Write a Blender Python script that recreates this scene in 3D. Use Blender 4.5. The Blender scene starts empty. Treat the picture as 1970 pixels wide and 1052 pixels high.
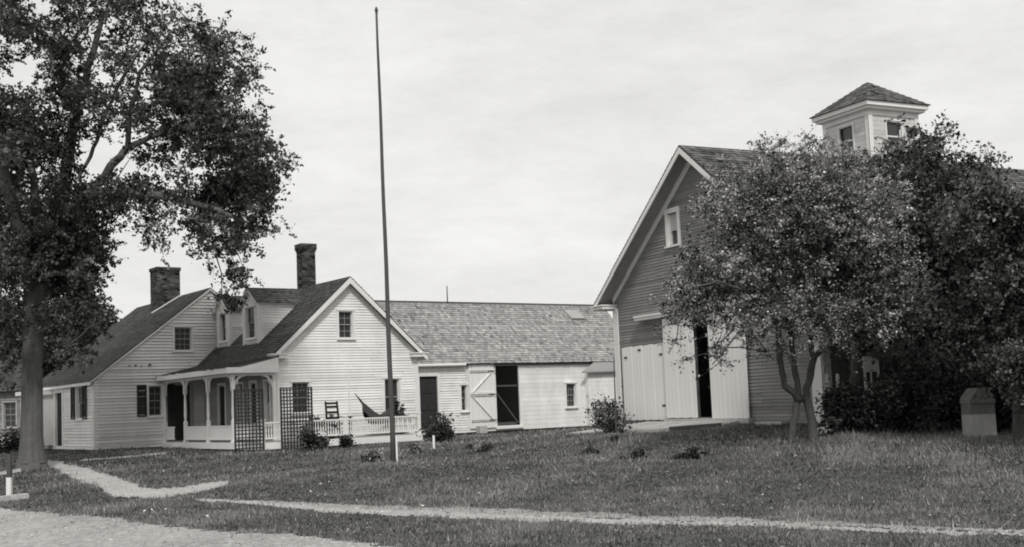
import bpy, math, random
import numpy as np
from math import sin, cos, pi, sqrt, radians
from mathutils import Matrix, Vector
random.seed(7); R = np.random.default_rng(11)
S = bpy.context.scene
C = S.collection
# ---------------------------------------------------------------- camera
F, CX, CY, PIT, ROLL, HE = 2285.4, 975.6, 582.5, .0840, .0400, 1.65
cam_d = bpy.data.cameras.new('camera'); cam = bpy.data.objects.new('camera', cam_d); C.objects.link(cam)
cam_d.sensor_width = 36; cam_d.sensor_fit = 'HORIZONTAL'; cam_d.lens = 36 * F / 1970
cam_d.shift_x = (985 - CX) / 1970; cam_d.shift_y = (CY - 526) / 1970
cam_d.clip_start = .1; cam_d.clip_end = 5000
cam.matrix_world = Matrix.Translation((0, 0, HE)) @ Matrix.Rotation(pi / 2 + PIT, 4, 'X') @ Matrix.Rotation(-ROLL, 4, 'Z')
S.camera = cam
# ---------------------------------------------------------------- sky, sun, exposure
SUN_DIR = Vector((.10, -.74, .80)).normalized()       # towards the sun: high, behind the camera, veiled by cloud
W = bpy.data.worlds.new('World'); S.world = W; W.use_nodes = True
nt = W.node_tree; N = nt.nodes; L = nt.links; N.clear()
wo = N.new('ShaderNodeOutputWorld'); bg = N.new('ShaderNodeBackground'); bg.inputs[1].default_value = .1
sky = N.new('ShaderNodeTexSky'); sky.sky_type = 'NISHITA'; sky.sun_disc = False
sky.sun_elevation = math.asin(SUN_DIR.z); sky.sun_rotation = math.atan2(SUN_DIR.x, SUN_DIR.y)
bw = N.new('ShaderNodeRGBToBW'); L.new(sky.outputs[0], bw.inputs[0])
tc = N.new('ShaderNodeTexCoord'); mp = N.new('ShaderNodeMapping'); mp.inputs['Scale'].default_value = (1, 1, 3.2)
L.new(tc.outputs['Generated'], mp.inputs[0])
n1 = N.new('ShaderNodeTexNoise'); n1.inputs['Scale'].default_value = 3.2; n1.inputs['Detail'].default_value = 11; n1.inputs['Roughness'].default_value = .74
L.new(mp.outputs[0], n1.inputs[0])
cr = N.new('ShaderNodeValToRGB'); cr.color_ramp.elements[0].position = .3; cr.color_ramp.elements[1].position = .72
cr.color_ramp.elements[0].color = (7.0, 7.0, 7.0, 1); cr.color_ramp.elements[1].color = (9.3, 9.3, 9.3, 1)
L.new(n1.outputs[0], cr.inputs[0])
mx = N.new('ShaderNodeMix'); mx.data_type = 'RGBA'; mx.inputs['Factor'].default_value = .93
L.new(bw.outputs[0], mx.inputs[6]); L.new(cr.outputs[0], mx.inputs[7])
tn = N.new('ShaderNodeMix'); tn.data_type = 'RGBA'; tn.blend_type = 'MULTIPLY'; tn.inputs['Factor'].default_value = 1
tn.inputs[7].default_value = (1, .992, .968, 1); L.new(mx.outputs[2], tn.inputs[6])
L.new(tn.outputs[2], bg.inputs[0]); L.new(bg.outputs[0], wo.inputs[0])
sd = bpy.data.lights.new('sun', 'SUN'); sd.energy = 2.1; sd.angle = radians(7); sd.color = (1, .985, .96)
sun = bpy.data.objects.new('sun', sd); C.objects.link(sun); sun.rotation_euler = SUN_DIR.to_track_quat('Z', 'Y').to_euler()
S.view_settings.view_transform = 'Standard'; S.view_settings.look = 'None'
S.view_settings.exposure = .08; S.view_settings.gamma = 1; S.view_settings.use_curve_mapping = False
S.render.engine = 'CYCLES'; S.cycles.filter_width = 1.9
# ---------------------------------------------------------------- geometry of the view (used to find where things stand)
def ray(px, py):
    a = px - CX; b = py - CY; c, s = cos(ROLL), sin(ROLL)
    x = (c * a - s * b) / F; u = -(s * a + c * b) / F
    return np.array([x, cos(PIT) - u * sin(PIT), sin(PIT) + u * cos(PIT)])
EYE = np.array([0, 0, HE])
HF = (.619, -8.047, 41.)      # frame of the farmhouse: heading, origin
BF = (-1.113, 3.478, 38.555)  # frame of the barn
def toW(fr, u, v, z): t, x, y = fr; return (x + u * cos(t) - v * sin(t), y + u * sin(t) + v * cos(t), z)
def toL(fr, p): t, x, y = fr; dx, dy = p[0] - x, p[1] - y; return np.array([dx * cos(t) + dy * sin(t), -dx * sin(t) + dy * cos(t), p[2]])
def hit(fr, px, py, n, d):
    r = ray(px, py); o = toL(fr, EYE); q = toL(fr, EYE + r) - o
    return o + q * ((d - np.dot(n, o)) / np.dot(n, q))
def onv(fr, px, py, v): return hit(fr, px, py, (0, 1, 0), v)
def onu(fr, px, py, u): return hit(fr, px, py, (1, 0, 0), u)
def onz(fr, px, py, z): return hit(fr, px, py, (0, 0, 1), z)
def at(px, py, Y): r = ray(px, py); return EYE + r * (Y / r[1])
GC = np.array([(-40, 18, 0), (-20, 10, 0), (0, 5, 0), (20, 5, 0), (-9.6, 22, 0), (-4, 18, .0), (1.5, 16, .0), (5.6, 13.4, 0), (12, 12, 0), (-1, 14, 0), (-14, 25, .0), (-20, 32, .05), (-30, 40, .1),
  (-16, 37, .12), (-16.7, 42.4, .38), (-15.4, 44, .55), (-13, 44, .5), (-8, 38, .42), (-9.5, 39, .42), (-3, 41.5, .45), (-3, 30.5, .25), (-1, 46, .45), (2.8, 51.5, .45), (0, 38, .42),
  (3.5, 38.5, .75), (2.5, 36.5, .62), (4.9, 34.5, .80), (3.4, 33.8, .6), (6.5, 30.5, .82), (7.8, 29.8, .82), (5.5, 29, .65), (6, 25, .5), (9, 28, .66), (10, 26, .52), (10, 20, .28), (4, 22, .25), (15, 28, .55), (20, 25, .4), (20, 40, .8),
  (0, 65, .5), (-40, 80, .5), (40, 80, .7), (-8, 30, .15), (-12, 37, .3), (20, 14, .1), (-60, 60, .3), (60, 50, .6)], float)
def gz(x, y):
    x = np.asarray(x, float); y = np.asarray(y, float)
    d2 = (x[..., None] - GC[:, 0]) ** 2 + (y[..., None] - GC[:, 1]) ** 2
    w = 1 / (d2 + .8) ** 1.6
    return (w * GC[:, 2]).sum(-1) / w.sum(-1)
def grd(px, py):
    r = ray(px, py); z = .2; p = EYE
    for _ in range(40):
        p = EYE + r * ((z - HE) / r[2]); zn = float(gz(p[0], p[1])); z = .5 * z + .5 * zn
    return np.array([p[0], p[1], z])
# ---------------------------------------------------------------- materials
WARM = (1.0, .992, .966)
def mat(name, v, rough=.85, scale=6, amt=.25, tone=.25, stretch=(1, 1, 1), bump=0, fine=60, fineamt=.15, spec=.25, trans=0):
    m = bpy.data.materials.new(name); m.use_nodes = True; t = m.node_tree; n = t.nodes; l = t.links
    b = n['Principled BSDF']; b.inputs['Roughness'].default_value = rough; b.inputs['Specular IOR Level'].default_value = spec
    tc = n.new('ShaderNodeTexCoord'); mp = n.new('ShaderNodeMapping'); mp.inputs['Scale'].default_value = stretch; l.new(tc.outputs['Object'], mp.inputs[0])
    def noise(sc, det=5):
        x = n.new('ShaderNodeTexNoise'); x.inputs['Scale'].default_value = sc; x.inputs['Detail'].default_value = det; x.inputs['Roughness'].default_value = .6; l.new(mp.outputs[0], x.inputs[0]); return x
    a = noise(scale); f = noise(fine, 3)
    at_ = n.new('ShaderNodeAttribute'); at_.attribute_name = 'tone'
    def M(op, x, y):
        k = n.new('ShaderNodeMath'); k.operation = op
        for i, q in enumerate((x, y)):
            if isinstance(q, (int, float)): k.inputs[i].default_value = q
            else: l.new(q, k.inputs[i])
        return k.outputs[0]
    def ramp(x, am): return M('ADD', M('MULTIPLY', M('SUBTRACT', x, .5), am * 2.4), 1.0)
    val = M('MULTIPLY', M('MULTIPLY', ramp(a.outputs[0], amt), ramp(f.outputs[0], fineamt)), v)
    val = M('MULTIPLY', val, M('ADD', M('MULTIPLY', at_.outputs['Fac'], tone * 2), 1.0))
    val = M('MAXIMUM', val, .004)
    cmb = n.new('ShaderNodeCombineColor')
    for i in range(3): l.new(M('MULTIPLY', val, WARM[i]), cmb.inputs[i])
    l.new(cmb.outputs[0], b.inputs['Base Color'])
    if bump:
        bp = n.new('ShaderNodeBump'); bp.inputs['Strength'].default_value = bump; bp.inputs['Distance'].default_value = .02; l.new(f.outputs[0], bp.inputs['Height']); l.new(bp.outputs[0], b.inputs['Normal'])
    if trans:
        ts = n.new('ShaderNodeBsdfTranslucent'); l.new(cmb.outputs[0], ts.inputs[0]); ms = n.new('ShaderNodeMixShader'); ms.inputs[0].default_value = trans
        l.new(b.outputs[0], ms.inputs[1]); l.new(ts.outputs[0], ms.inputs[2]); l.new(ms.outputs[0], n['Material Output'].inputs[0])
    return m
PAINT = mat('white_paint_clapboard', .80, scale=1.3, stretch=(1, 1, .45), amt=.2, tone=.09, fine=45, fineamt=.13)
PAINT2 = mat('greyed_paint_clapboard', .73, scale=1.2, stretch=(1, 1, .45), amt=.2, tone=.10, fine=45, fineamt=.14)
LIME = mat('limewashed_boards', .80, scale=2.2, amt=.24, tone=.06, fine=26, fineamt=.18, stretch=(1, 1, .5))
TRIM = mat('white_trim', .78, scale=2, amt=.1, tone=.08, fine=40, fineamt=.12)
BARNW = mat('weathered_barn_clapboard', .235, scale=1.6, amt=.25, tone=.19, fine=40, fineamt=.3)
ROOFD = mat('dark_roof_shingle', .08, scale=1.2, amt=.3, tone=.25, fine=30, fineamt=.3)
ROOFL = mat('silvered_roof_shingle', .30, scale=1.1, amt=.22, tone=.22, fine=26, fineamt=.3)
ROOFB = mat('barn_roof_shingle', .115, scale=1.2, amt=.3, tone=.35, fine=30, fineamt=.3)
SASH = mat('greyed_sash_paint', .36, scale=3, amt=.15, fine=40)
SLAB = mat('roof_boards', .09, scale=3)
BRICK = mat('dark_brick', .06, scale=3, amt=.3, tone=.45, fine=50, fineamt=.3)
MORTAR = mat('mortar', .08, scale=8)
DARKW = mat('dark_stained_wood', .035, scale=5, amt=.3, tone=.3)
SHUT = mat('black_green_shutter', .028, rough=.6, scale=5, amt=.2)
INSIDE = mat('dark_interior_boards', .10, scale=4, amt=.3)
DIRT = mat('packed_gravel_path', .38, scale=1.4, amt=.38, tone=0, fine=16, fineamt=.42, bump=.5)
ROADM = mat('gravel_road_surface', .33, scale=.55, stretch=(1.6, .5, 1), amt=.42, tone=0, fine=9, fineamt=.6, bump=.6)
GROUND = mat('turf_soil', .085, scale=.6, amt=.4, tone=0, fine=8, fineamt=.5, bump=.5)
GRASS = mat('grass_blades', .165, rough=.7, scale=.35, amt=.28, tone=.75, fine=3, fineamt=.22, trans=.25)
BARK = mat('elm_bark', .12, scale=3, amt=.4, tone=.2, stretch=(3, 3, .6), fine=18, fineamt=.5, bump=1)
BARK2 = mat('apple_bark', .085, scale=4, amt=.45, tone=.2, stretch=(2, 2, .7), fine=25, fineamt=.5, bump=1)
LEAF = mat('elm_leaves', .085, rough=.6, scale=.8, amt=.3, tone=.7, fine=3, fineamt=.1, trans=.3)
LEAF2 = mat('apple_leaves', .26, rough=.5, scale=.8, amt=.35, tone=.9, fine=3, fineamt=.15, trans=.25, spec=.15)
LEAF3 = mat('dark_leaves', .052, rough=.6, scale=.8, amt=.35, tone=.8, fine=3, fineamt=.1, trans=.25)
LEAF4 = mat('garden_leaves', .19, rough=.6, scale=1.5, amt=.3, tone=.8, fine=6, fineamt=.1, trans=.25)
LEAF5 = mat('shade_tree_leaves', .105, rough=.55, scale=.5, amt=.4, tone=.85, fine=3, fineamt=.12, trans=.25)
STONE = mat('weathered_granite', .46, scale=3, amt=.4, tone=.15, stretch=(1.4, 1.4, .6), fine=30, fineamt=.4, bump=.6)
STONED = mat('dark_lichened_granite', .18, scale=4, amt=.4, fine=30, fineamt=.4, bump=.6)
POLE = mat('weathered_pole_wood', .085, scale=3, amt=.25, stretch=(2, 2, .3), fine=20, fineamt=.25)
CANVAS = mat('dark_hammock_canvas', .06, scale=6, amt=.3)
BLIND = mat('drawn_window_blind', .5, scale=3, amt=.15, fineamt=.1)
IRON = mat('rusty_iron', .05, scale=8, rough=.6)
def glassmat():
    m = bpy.data.materials.new('old_window_glass'); m.use_nodes = True; b = m.node_tree.nodes['Principled BSDF']
    b.inputs['Base Color'].default_value = (.04, .04, .039, 1); b.inputs['Roughness'].default_value = .12; b.inputs['Specular IOR Level'].default_value = .5
    n = m.node_tree.nodes; l = m.node_tree.links; x = n.new('ShaderNodeTexNoise'); x.inputs['Scale'].default_value = 4
    bp = n.new('ShaderNodeBump'); bp.inputs['Strength'].default_value = .25; bp.inputs['Distance'].default_value = .05; l.new(x.outputs[0], bp.inputs['Height']); l.new(bp.outputs[0], b.inputs['Normal'])
    return m
GLASS = glassmat()
# ---------------------------------------------------------------- mesh helpers
OFF = {}
def tag(o, label=None, cat=None, group=None, kind=None):
    if label: o['label'] = label
    if cat: o['category'] = cat
    if group: o['group'] = group
    if kind: o['kind'] = kind
    return o
def thing(name, label, cat, fr=None, org=(0, 0, 0), group=None, rz=None):
    o = bpy.data.objects.new(name, None); C.objects.link(o); o.empty_display_size = .3
    if fr: o.location = toW(fr, *org); o.rotation_euler.z = fr[0]; OFF[o.name] = np.array(org, float)
    else: o.location = org; OFF[o.name] = np.array(org, float)
    return tag(o, label, cat, group)
class MB:
    def __init__(s): s.v = []; s.f = []; s.t = []
    def add(s, vs, fs, tone=0.):
        k = len(s.v); s.v.extend([tuple(map(float, q)) for q in vs]); s.f.extend([tuple(i + k for i in f) for f in fs]); s.t.extend([tone] * len(fs)); return s
    def box(s, x0, x1, y0, y1, z0, z1, tone=0.):
        if x0 > x1: x0, x1 = x1, x0
        if y0 > y1: y0, y1 = y1, y0
        if z0 > z1: z0, z1 = z1, z0
        return s.add([(x0, y0, z0), (x1, y0, z0), (x1, y1, z0), (x0, y1, z0), (x0, y0, z1), (x1, y0, z1), (x1, y1, z1), (x0, y1, z1)],
              [(0, 3, 2, 1), (4, 5, 6, 7), (0, 1, 5, 4), (1, 2, 6, 5), (2, 3, 7, 6), (3, 0, 4, 7)], tone)
    def bar(s, a, b, w, h, up=(0, 0, 1), tone=0.):
        a = np.array(a, float); b = np.array(b, float); d = b - a; d /= np.linalg.norm(d); up = np.array(up, float)
        if abs(np.dot(up, d)) > .98: up = np.array((1., 0, 0))
        x = np.cross(d, up); x /= np.linalg.norm(x); y = np.cross(x, d); vs = []
        for p in (a, b):
            for i, j in ((-1, -1), (1, -1), (1, 1), (-1, 1)): vs.append(p + x * i * w / 2 + y * j * h / 2)
        return s.add(vs, [(3, 2, 1, 0), (4, 5, 6, 7), (0, 1, 5, 4), (1, 2, 6, 5), (2, 3, 7, 6), (3, 0, 4, 7)], tone)
    def tube(s, pts, rad, n=8, wob=0., tone=0.):
        pts = [np.array(p, float) for p in pts]; ref = np.array((.31, .95, .02)); vs = []
        for i, p in enumerate(pts):
            d = pts[min(i + 1, len(pts) - 1)] - pts[max(i - 1, 0)]; d /= np.linalg.norm(d) + 1e-9
            x = np.cross(d, ref); x /= np.linalg.norm(x) + 1e-9; y = np.cross(d, x)
            for k in range(n):
                a = 2 * pi * k / n; r = rad[i] * (1 + random.uniform(-wob, wob)); vs.append(p + (x * cos(a) + y * sin(a)) * r)
        fs = []
        for i in range(len(pts) - 1):
            for k in range(n): fs.append((i * n + k, i * n + (k + 1) % n, (i + 1) * n + (k + 1) % n, (i + 1) * n + k))
        fs.append(tuple(range(n - 1, -1, -1))); fs.append(tuple((len(pts) - 1) * n + k for k in range(n)))
        return s.add(vs, fs, tone)
    def prism(s, poly, ax, a, b, tone=0.):
        """poly: 2-D points in the other two axes, extruded along axis ax from a to b"""
        n = len(poly); vs = []
        for c in (a, b):
            for p in poly:
                q = list(p); q.insert(ax, c); vs.append(q)
        return s.add(vs, [tuple(range(n - 1, -1, -1)), tuple(range(n, 2 * n))] + [(i, (i + 1) % n, n + (i + 1) % n, n + i) for i in range(n)], tone)
    def mesh(s, name, m, off=(0, 0, 0)):
        me = bpy.data.meshes.new(name); v = np.array(s.v, float) - np.array(off, float)
        me.from_pydata([tuple(q) for q in v], [], s.f); me.update()
        a = me.attributes.new('tone', 'FLOAT', 'FACE'); a.data.foreach_set('value', np.array(s.t, np.float32))
        if m: me.materials.append(m)
        return me
    def build(s, name, m, parent=None, kind=None, label=None, smooth=False):
        off = OFF.get(parent.name, np.zeros(3)) if parent else np.zeros(3)
        me = s.mesh(name, m, off)
        if smooth: me.polygons.foreach_set('use_smooth', [True] * len(me.polygons))
        o = bpy.data.objects.new(name, me); C.objects.link(o)
        if parent: o.parent = parent; OFF[o.name] = off
        if kind: o['kind'] = kind
        if label: o['label'] = label
        return o
def inst(name, me, parent, loc, scale=(1, 1, 1), rot=None, rotz=0):
    off = OFF.get(parent.name, np.zeros(3)); o = bpy.data.objects.new(name, me); C.objects.link(o); o.parent = parent
    o.location = np.array(loc, float) - off; o.scale = scale
    if rot is not None: o.rotation_euler = rot
    elif rotz: o.rotation_euler.z = rotz
    return o
UNIT = {}
def unit(name, m):
    k = (name, m.name)
    if k not in UNIT: UNIT[k] = MB().box(-.5, .5, -.5, .5, -.5, .5).mesh(name, m)
    return UNIT[k]
def piece(name, m, parent, x0, x1, y0, y1, z0, z1, rot=None):
    return inst(name, unit(name, m), parent, ((x0 + x1) / 2, (y0 + y1) / 2, (z0 + z1) / 2), (abs(x1 - x0), abs(y1 - y0), abs(z1 - z0)), rot)
def quads(name, P, m, parent=None, tone=None, kind=None, world=True):
    """P: (n,k,3) array of k-gons, quick mesh"""
    n, k = P.shape[:2]; me = bpy.data.meshes.new(name); me.vertices.add(n * k); off = OFF.get(parent.name, np.zeros(3)) if parent else np.zeros(3)
    me.vertices.foreach_set('co', (P - off).astype(np.float32).ravel()); me.loops.add(n * k); me.loops.foreach_set('vertex_index', np.arange(n * k, dtype=np.int32))
    me.polygons.add(n); me.polygons.foreach_set('loop_start', np.arange(0, n * k, k, dtype=np.int32)); me.polygons.foreach_set('loop_total', np.full(n, k, np.int32))
    me.update(calc_edges=True)
    a = me.attributes.new('tone', 'FLOAT', 'FACE'); a.data.foreach_set('value', (tone if tone is not None else np.zeros(n)).astype(np.float32))
    me.materials.append(m); o = bpy.data.objects.new(name, me); C.objects.link(o)
    if parent: o.parent = parent
    if kind: o['kind'] = kind
    return o
# wall plane: 'v' faces -v (front) when sg=1, 'u' faces -u (left) when sg=1
class Pl:
    def __init__(s, ax, c, sg=1): s.ax = ax; s.c = c; s.sg = sg
    def p(s, a, z, d): return (a, s.c - s.sg * d, z) if s.ax == 'v' else (s.c - s.sg * d, a, z)
    def box(s, mb, a0, a1, z0, z1, d0, d1, tone=0.):
        p = s.p(a0, z0, d0); q = s.p(a1, z1, d1); mb.box(p[0], q[0], p[1], q[1], p[2], q[2], tone)
    def piece(s, name, m, parent, a0, a1, z0, z1, d0, d1):
        p = s.p(a0, z0, d0); q = s.p(a1, z1, d1); return piece(name, m, parent, p[0], q[0], p[1], q[1], p[2], q[2])
def clap(mb, pl, lim, z0, z1, exp, holes=(), seg=(2.4, 5.5), lip=.027):
    z = z0
    while z < z1 - .01:
        e = min(exp, z1 - z); lo = lim(z); hi = lim(min(z + e, z1 - .001)); zm = z + e / 2
        cuts = [(h[0], h[1]) for h in holes if h[2] < zm < h[3]]; iv = [(lo[0], lo[1])]
        for c in cuts:
            nv = []
            for a, b in iv:
                if c[1] <= a or c[0] >= b: nv.append((a, b))
                else:
                    if c[0] > a: nv.append((a, c[0]))
                    if c[1] < b: nv.append((c[1], b))
            iv = nv
        for a, b in iv:
            x = a
            while x < b - 1e-4:
                y = min(b, x + random.uniform(*seg)); 
                if b - y < .4: y = b
                xa = max(x, hi[0]) if x == lo[0] else x; yb = min(y, hi[1]) if y == lo[1] else y
                if xa > yb: xa = yb = (xa + yb) / 2
                l = lip * random.uniform(.85, 1.2); tn = random.gauss(0, .28)
                g = .005; zj = random.uniform(-.004, .004)
                mb.add([pl.p(x + g, z + zj, l), pl.p(y - g, z + random.uniform(-.004, .004), l), pl.p(yb - g, z + e, .003), pl.p(xa + g, z + e, .003), pl.p(x, z, -.03), pl.p(y, z, -.03), pl.p(yb, z + e, -.03), pl.p(xa, z + e, -.03)],
                       [(0, 1, 2, 3), (0, 4, 5, 1), (7, 6, 5, 4)], tn)
                x = y
        z += e
def shingles(mb, P, Sv, Tv, exp=.14, w=(.09, .17), thick=.014, lip=None):
    P = np.array(P, float); Sv = np.array(Sv, float); Tv = np.array(Tv, float); ls = np.linalg.norm(Sv); lt = np.linalg.norm(Tv); s = Sv / ls; t = Tv / lt
    n = np.cross(s, t); n = n if n[2] > 0 else -n; r = 0; y = -.03
    while y < lt - .02:
        x = 0; e = min(exp * 1.05, lt - y); rt = random.gauss(0, .18)
        while x < ls - .005:
            ww = min(random.uniform(*w), ls - x)
            if ls - x - ww < .04: ww = ls - x
            j = random.uniform(-.012, .012); th = thick * random.uniform(.7, 1.5); tn = random.gauss(0, .45) + rt
            a = P + s * (x + .003) + t * (y + j); b = P + s * (x + ww - .003) + t * (y + j); c = P + s * (x + ww - .003) + t * (y + e); d = P + s * (x + .003) + t * (y + e)
            mb.add([a + n * (th + .012), b + n * (th + .012), c + n * .008, d + n * .008, a, b], [(0, 1, 2, 3), (4, 5, 1, 0)], tn)
            x += ww
        y += exp
def slab(mb, P, Sv, Tv, th=.07):
    P = np.array(P, float); Sv = np.array(Sv, float); Tv = np.array(Tv, float); n = np.cross(Sv, Tv); n /= np.linalg.norm(n); n = n if n[2] > 0 else -n
    q = [P, P + Sv, P + Sv + Tv, P + Tv]; mb.add([x for x in q] + [x - n * th for x in q], [(0, 1, 2, 3), (7, 6, 5, 4), (0, 4, 5, 1), (1, 5, 6, 2), (2, 6, 7, 3), (3, 7, 4, 0)])
def roof(parent, sides, m, exp=.14, th=.07, w=(.09, .17)):
    mb = MB()
    for sd_ in sides: slab(mb, *sd_, th=th)
    ro = mb.build('roof', SLAB, parent); sh = MB()
    for sd_ in sides: shingles(sh, *sd_, exp=exp, w=w)
    sh.build('shingles', m, ro, kind='stuff'); return ro
def window(parent, pl, a0, a1, z0, z1, cols=3, rows=4, case=.07, name='window', fm=TRIM, half=True, blind=False, sashm=None):
    """a0..z1 : the glazed opening. casing stands proud, sashes sit back in the wall"""
    sashm = sashm or SASH
    mb = MB(); c = case
    pl.box(mb, a0 - c, a0, z0 - .02, z1, -.02, .045); pl.box(mb, a1, a1 + c, z0 - .02, z1, -.02, .045)
    pl.box(mb, a0 - c - .02, a1 + c + .02, z1 + .001, z1 + c * 1.1, -.02, .06); pl.box(mb, a0 - c - .03, a1 + c + .03, z0 - .07, z0 - .021, -.02, .09)
    pl.box(mb, a0 - .001, a0 + .02, z0, z1, -.13, -.021); pl.box(mb, a1 - .02, a1 + .001, z0, z1, -.13, -.021); pl.box(mb, a0, a1, z1 - .02, z1, -.13, -.022); pl.box(mb, a0, a1, z0 - .02, z0 + .012, -.13, -.022)
    wn = mb.build(name, fm, parent); zm = (z0 + z1) / 2; pm = unit('pane', GLASS)
    for k, (y0, y1, d) in enumerate(((z0 + .012, zm + .015, -.10), (zm - .015, z1 - .02, -.065))):
        s_ = MB(); f = .028; b0, b1 = a0 + .02, a1 - .02
        pl.box(s_, b0, b0 + f, y0, y1, d - .03, d); pl.box(s_, b1 - f, b1, y0, y1, d - .03, d)
        pl.box(s_, b0 + f, b1 - f, y0, y0 + f, d - .03, d); pl.box(s_, b0 + f, b1 - f, y1 - f, y1, d - .03, d)
        r2 = max(1, rows // 2); xs = np.linspace(b0 + f, b1 - f, cols + 1); ys = np.linspace(y0 + f, y1 - f, r2 + 1)
        for x in xs[1:-1]: pl.box(s_, x - .0065, x + .0065, y0 + f, y1 - f, d - .026, d - .002)
        for i in range(cols):
            for y in ys[1:-1]: pl.box(s_, xs[i] + (.0065 if i else 0), xs[i + 1] - (.0065 if i < cols - 1 else 0), y - .0065, y + .0065, d - .027, d - .003)
        s_.build('sash', sashm, wn)
        for i in range(cols):
            for j in range(r2):
                pl.piece('pane', GLASS, wn, xs[i], xs[i + 1], ys[j], ys[j + 1], d - .02, d - .012)
    if blind: q = MB(); pl.box(q, a0 + .03, a1 - .03, zm - .05, z1 - .03, -.155, -.145); q.build('blind', BLIND, wn)
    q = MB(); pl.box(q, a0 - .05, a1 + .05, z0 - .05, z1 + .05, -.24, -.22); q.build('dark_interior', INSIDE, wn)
    return wn
def shutter(parent, pl, a0, a1, z0, z1, m=SHUT):
    mb = MB(); f = .05
    pl.box(mb, a0, a0 + f, z0, z1, .048, .085); pl.box(mb, a1 - f, a1, z0, z1, .048, .085)
    for z in (z0, (z0 + z1) / 2 - .03, z1 - .06): pl.box(mb, a0 + f, a1 - f, z, z + .06, .049, .083)
    z = z0 + .08
    while z < z1 - .08:
        p = [pl.p(a0 + f, z, .05), pl.p(a1 - f, z, .05), pl.p(a1 - f, z + .04, .078), pl.p(a0 + f, z + .04, .078)]; mb.add(p, [(0, 1, 2, 3)]); z += .045
    return mb.build('shutter', m, parent)
def chimney(parent, u, v, z0, z1, w, d, corb=True):
    mb = MB().box(u - w / 2 + .012, u + w / 2 - .012, v - d / 2 + .012, v + d / 2 - .012, z0, z1 - .01); ch = mb.build('chimney', MORTAR, parent)
    b = MB(); z = z0; k = 0
    while z < z1:
        g = 0
        if corb: g = .05 if z > z1 - .22 else (.028 if z > z1 - .3 else 0)
        if not corb and z > z1 - .17: g = .035
        for s_, (c0, c1) in enumerate(((u - w / 2 - g, u + w / 2 + g), (v - d / 2 - g, v + d / 2 + g))):
            x = c0 + (.0 if (k + s_) % 2 else -.11)
            while x < c1:
                a, e = max(x + .006, c0), min(x + .214, c1)
                if e - a > .02:
                    tn = random.gauss(0, .6); j = random.uniform(-.004, .004)
                    if s_ == 0:
                        b.box(a, e, v - d / 2 - g + j, v - d / 2 + .02, z, z + .064, tn); b.box(a, e, v + d / 2 - .02, v + d / 2 + g, z, z + .064, tn)
                    else:
                        b.box(u - w / 2 - g + j, u - w / 2 + .02, a + .005, e - .005, z, z + .062, tn); b.box(u + w / 2 - .02, u + w / 2 + g, a + .005, e - .005, z, z + .062, tn)
                x += .22
        z += .075; k += 1
    b.build('bricks', BRICK, ch, kind='stuff'); return ch
def rnd_in(n): return R.normal(size=(n, 3))
def leafcards(centres, size, jitter=.35, up=0.):
    """one small bent leaf (quad) at every centre"""
    n = len(centres); nrm = R.normal(size=(n, 3)); nrm[:, 2] = np.abs(nrm[:, 2]) + up; nrm /= np.linalg.norm(nrm, axis=1)[:, None]
    a = np.cross(nrm, R.normal(size=(n, 3))); a /= np.linalg.norm(a, axis=1)[:, None] + 1e-9; b = np.cross(nrm, a)
    s = (size * R.uniform(1 - jitter, 1 + jitter, n))[:, None]
    return np.stack([centres - a * s * .5, centres + b * s * .3 + nrm * s * .06, centres + a * s * .5, centres - b * s * .3 + nrm * s * .06], 1)
# ---------------------------------------------------------------- ground
def inside_rect(fr, x, y, u0, u1, v0, v1):
    t, X, Y = fr; dx, dy = x - X, y - Y; u = dx * cos(t) + dy * sin(t); v = -dx * sin(t) + dy * cos(t)
    return (u > u0) & (u < u1) & (v > v0) & (v < v1)
def axis_pts(lo, hi, c0, c1, step):
    core = list(np.arange(c0, c1 + step / 2, step)); out = []; x = c1; s = step
    while x < hi: s *= 1.35; x += s; out.append(min(x, hi))
    left = []; x = c0; s = step
    while x > lo: s *= 1.35; x -= s; left.append(max(x, lo))
    return np.array(left[::-1] + core + out)
xs = axis_pts(-2500, 2500, -32, 32, .5); ys = axis_pts(-600, 3000, 4, 70, .5)
GX, GY = np.meshgrid(xs, ys); GZ = gz(GX, GY)
core = (np.abs(GX) < 32) & (GY > 4) & (GY < 70)
me = bpy.data.meshes.new('ground'); nx, ny = len(xs), len(ys)
idx = np.arange(nx * ny).reshape(ny, nx)
fcs = np.stack([idx[:-1, :-1], idx[:-1, 1:], idx[1:, 1:], idx[1:, :-1]], -1).reshape(-1, 4)
me.from_pydata(np.stack([GX, GY, GZ], -1).reshape(-1, 3).tolist(), [], fcs.tolist()); me.materials.append(GROUND)
me.polygons.foreach_set('use_smooth', [True] * len(me.polygons))
go = bpy.data.objects.new('ground', me); C.objects.link(go); go['kind'] = 'structure'
PATHS = []
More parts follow.
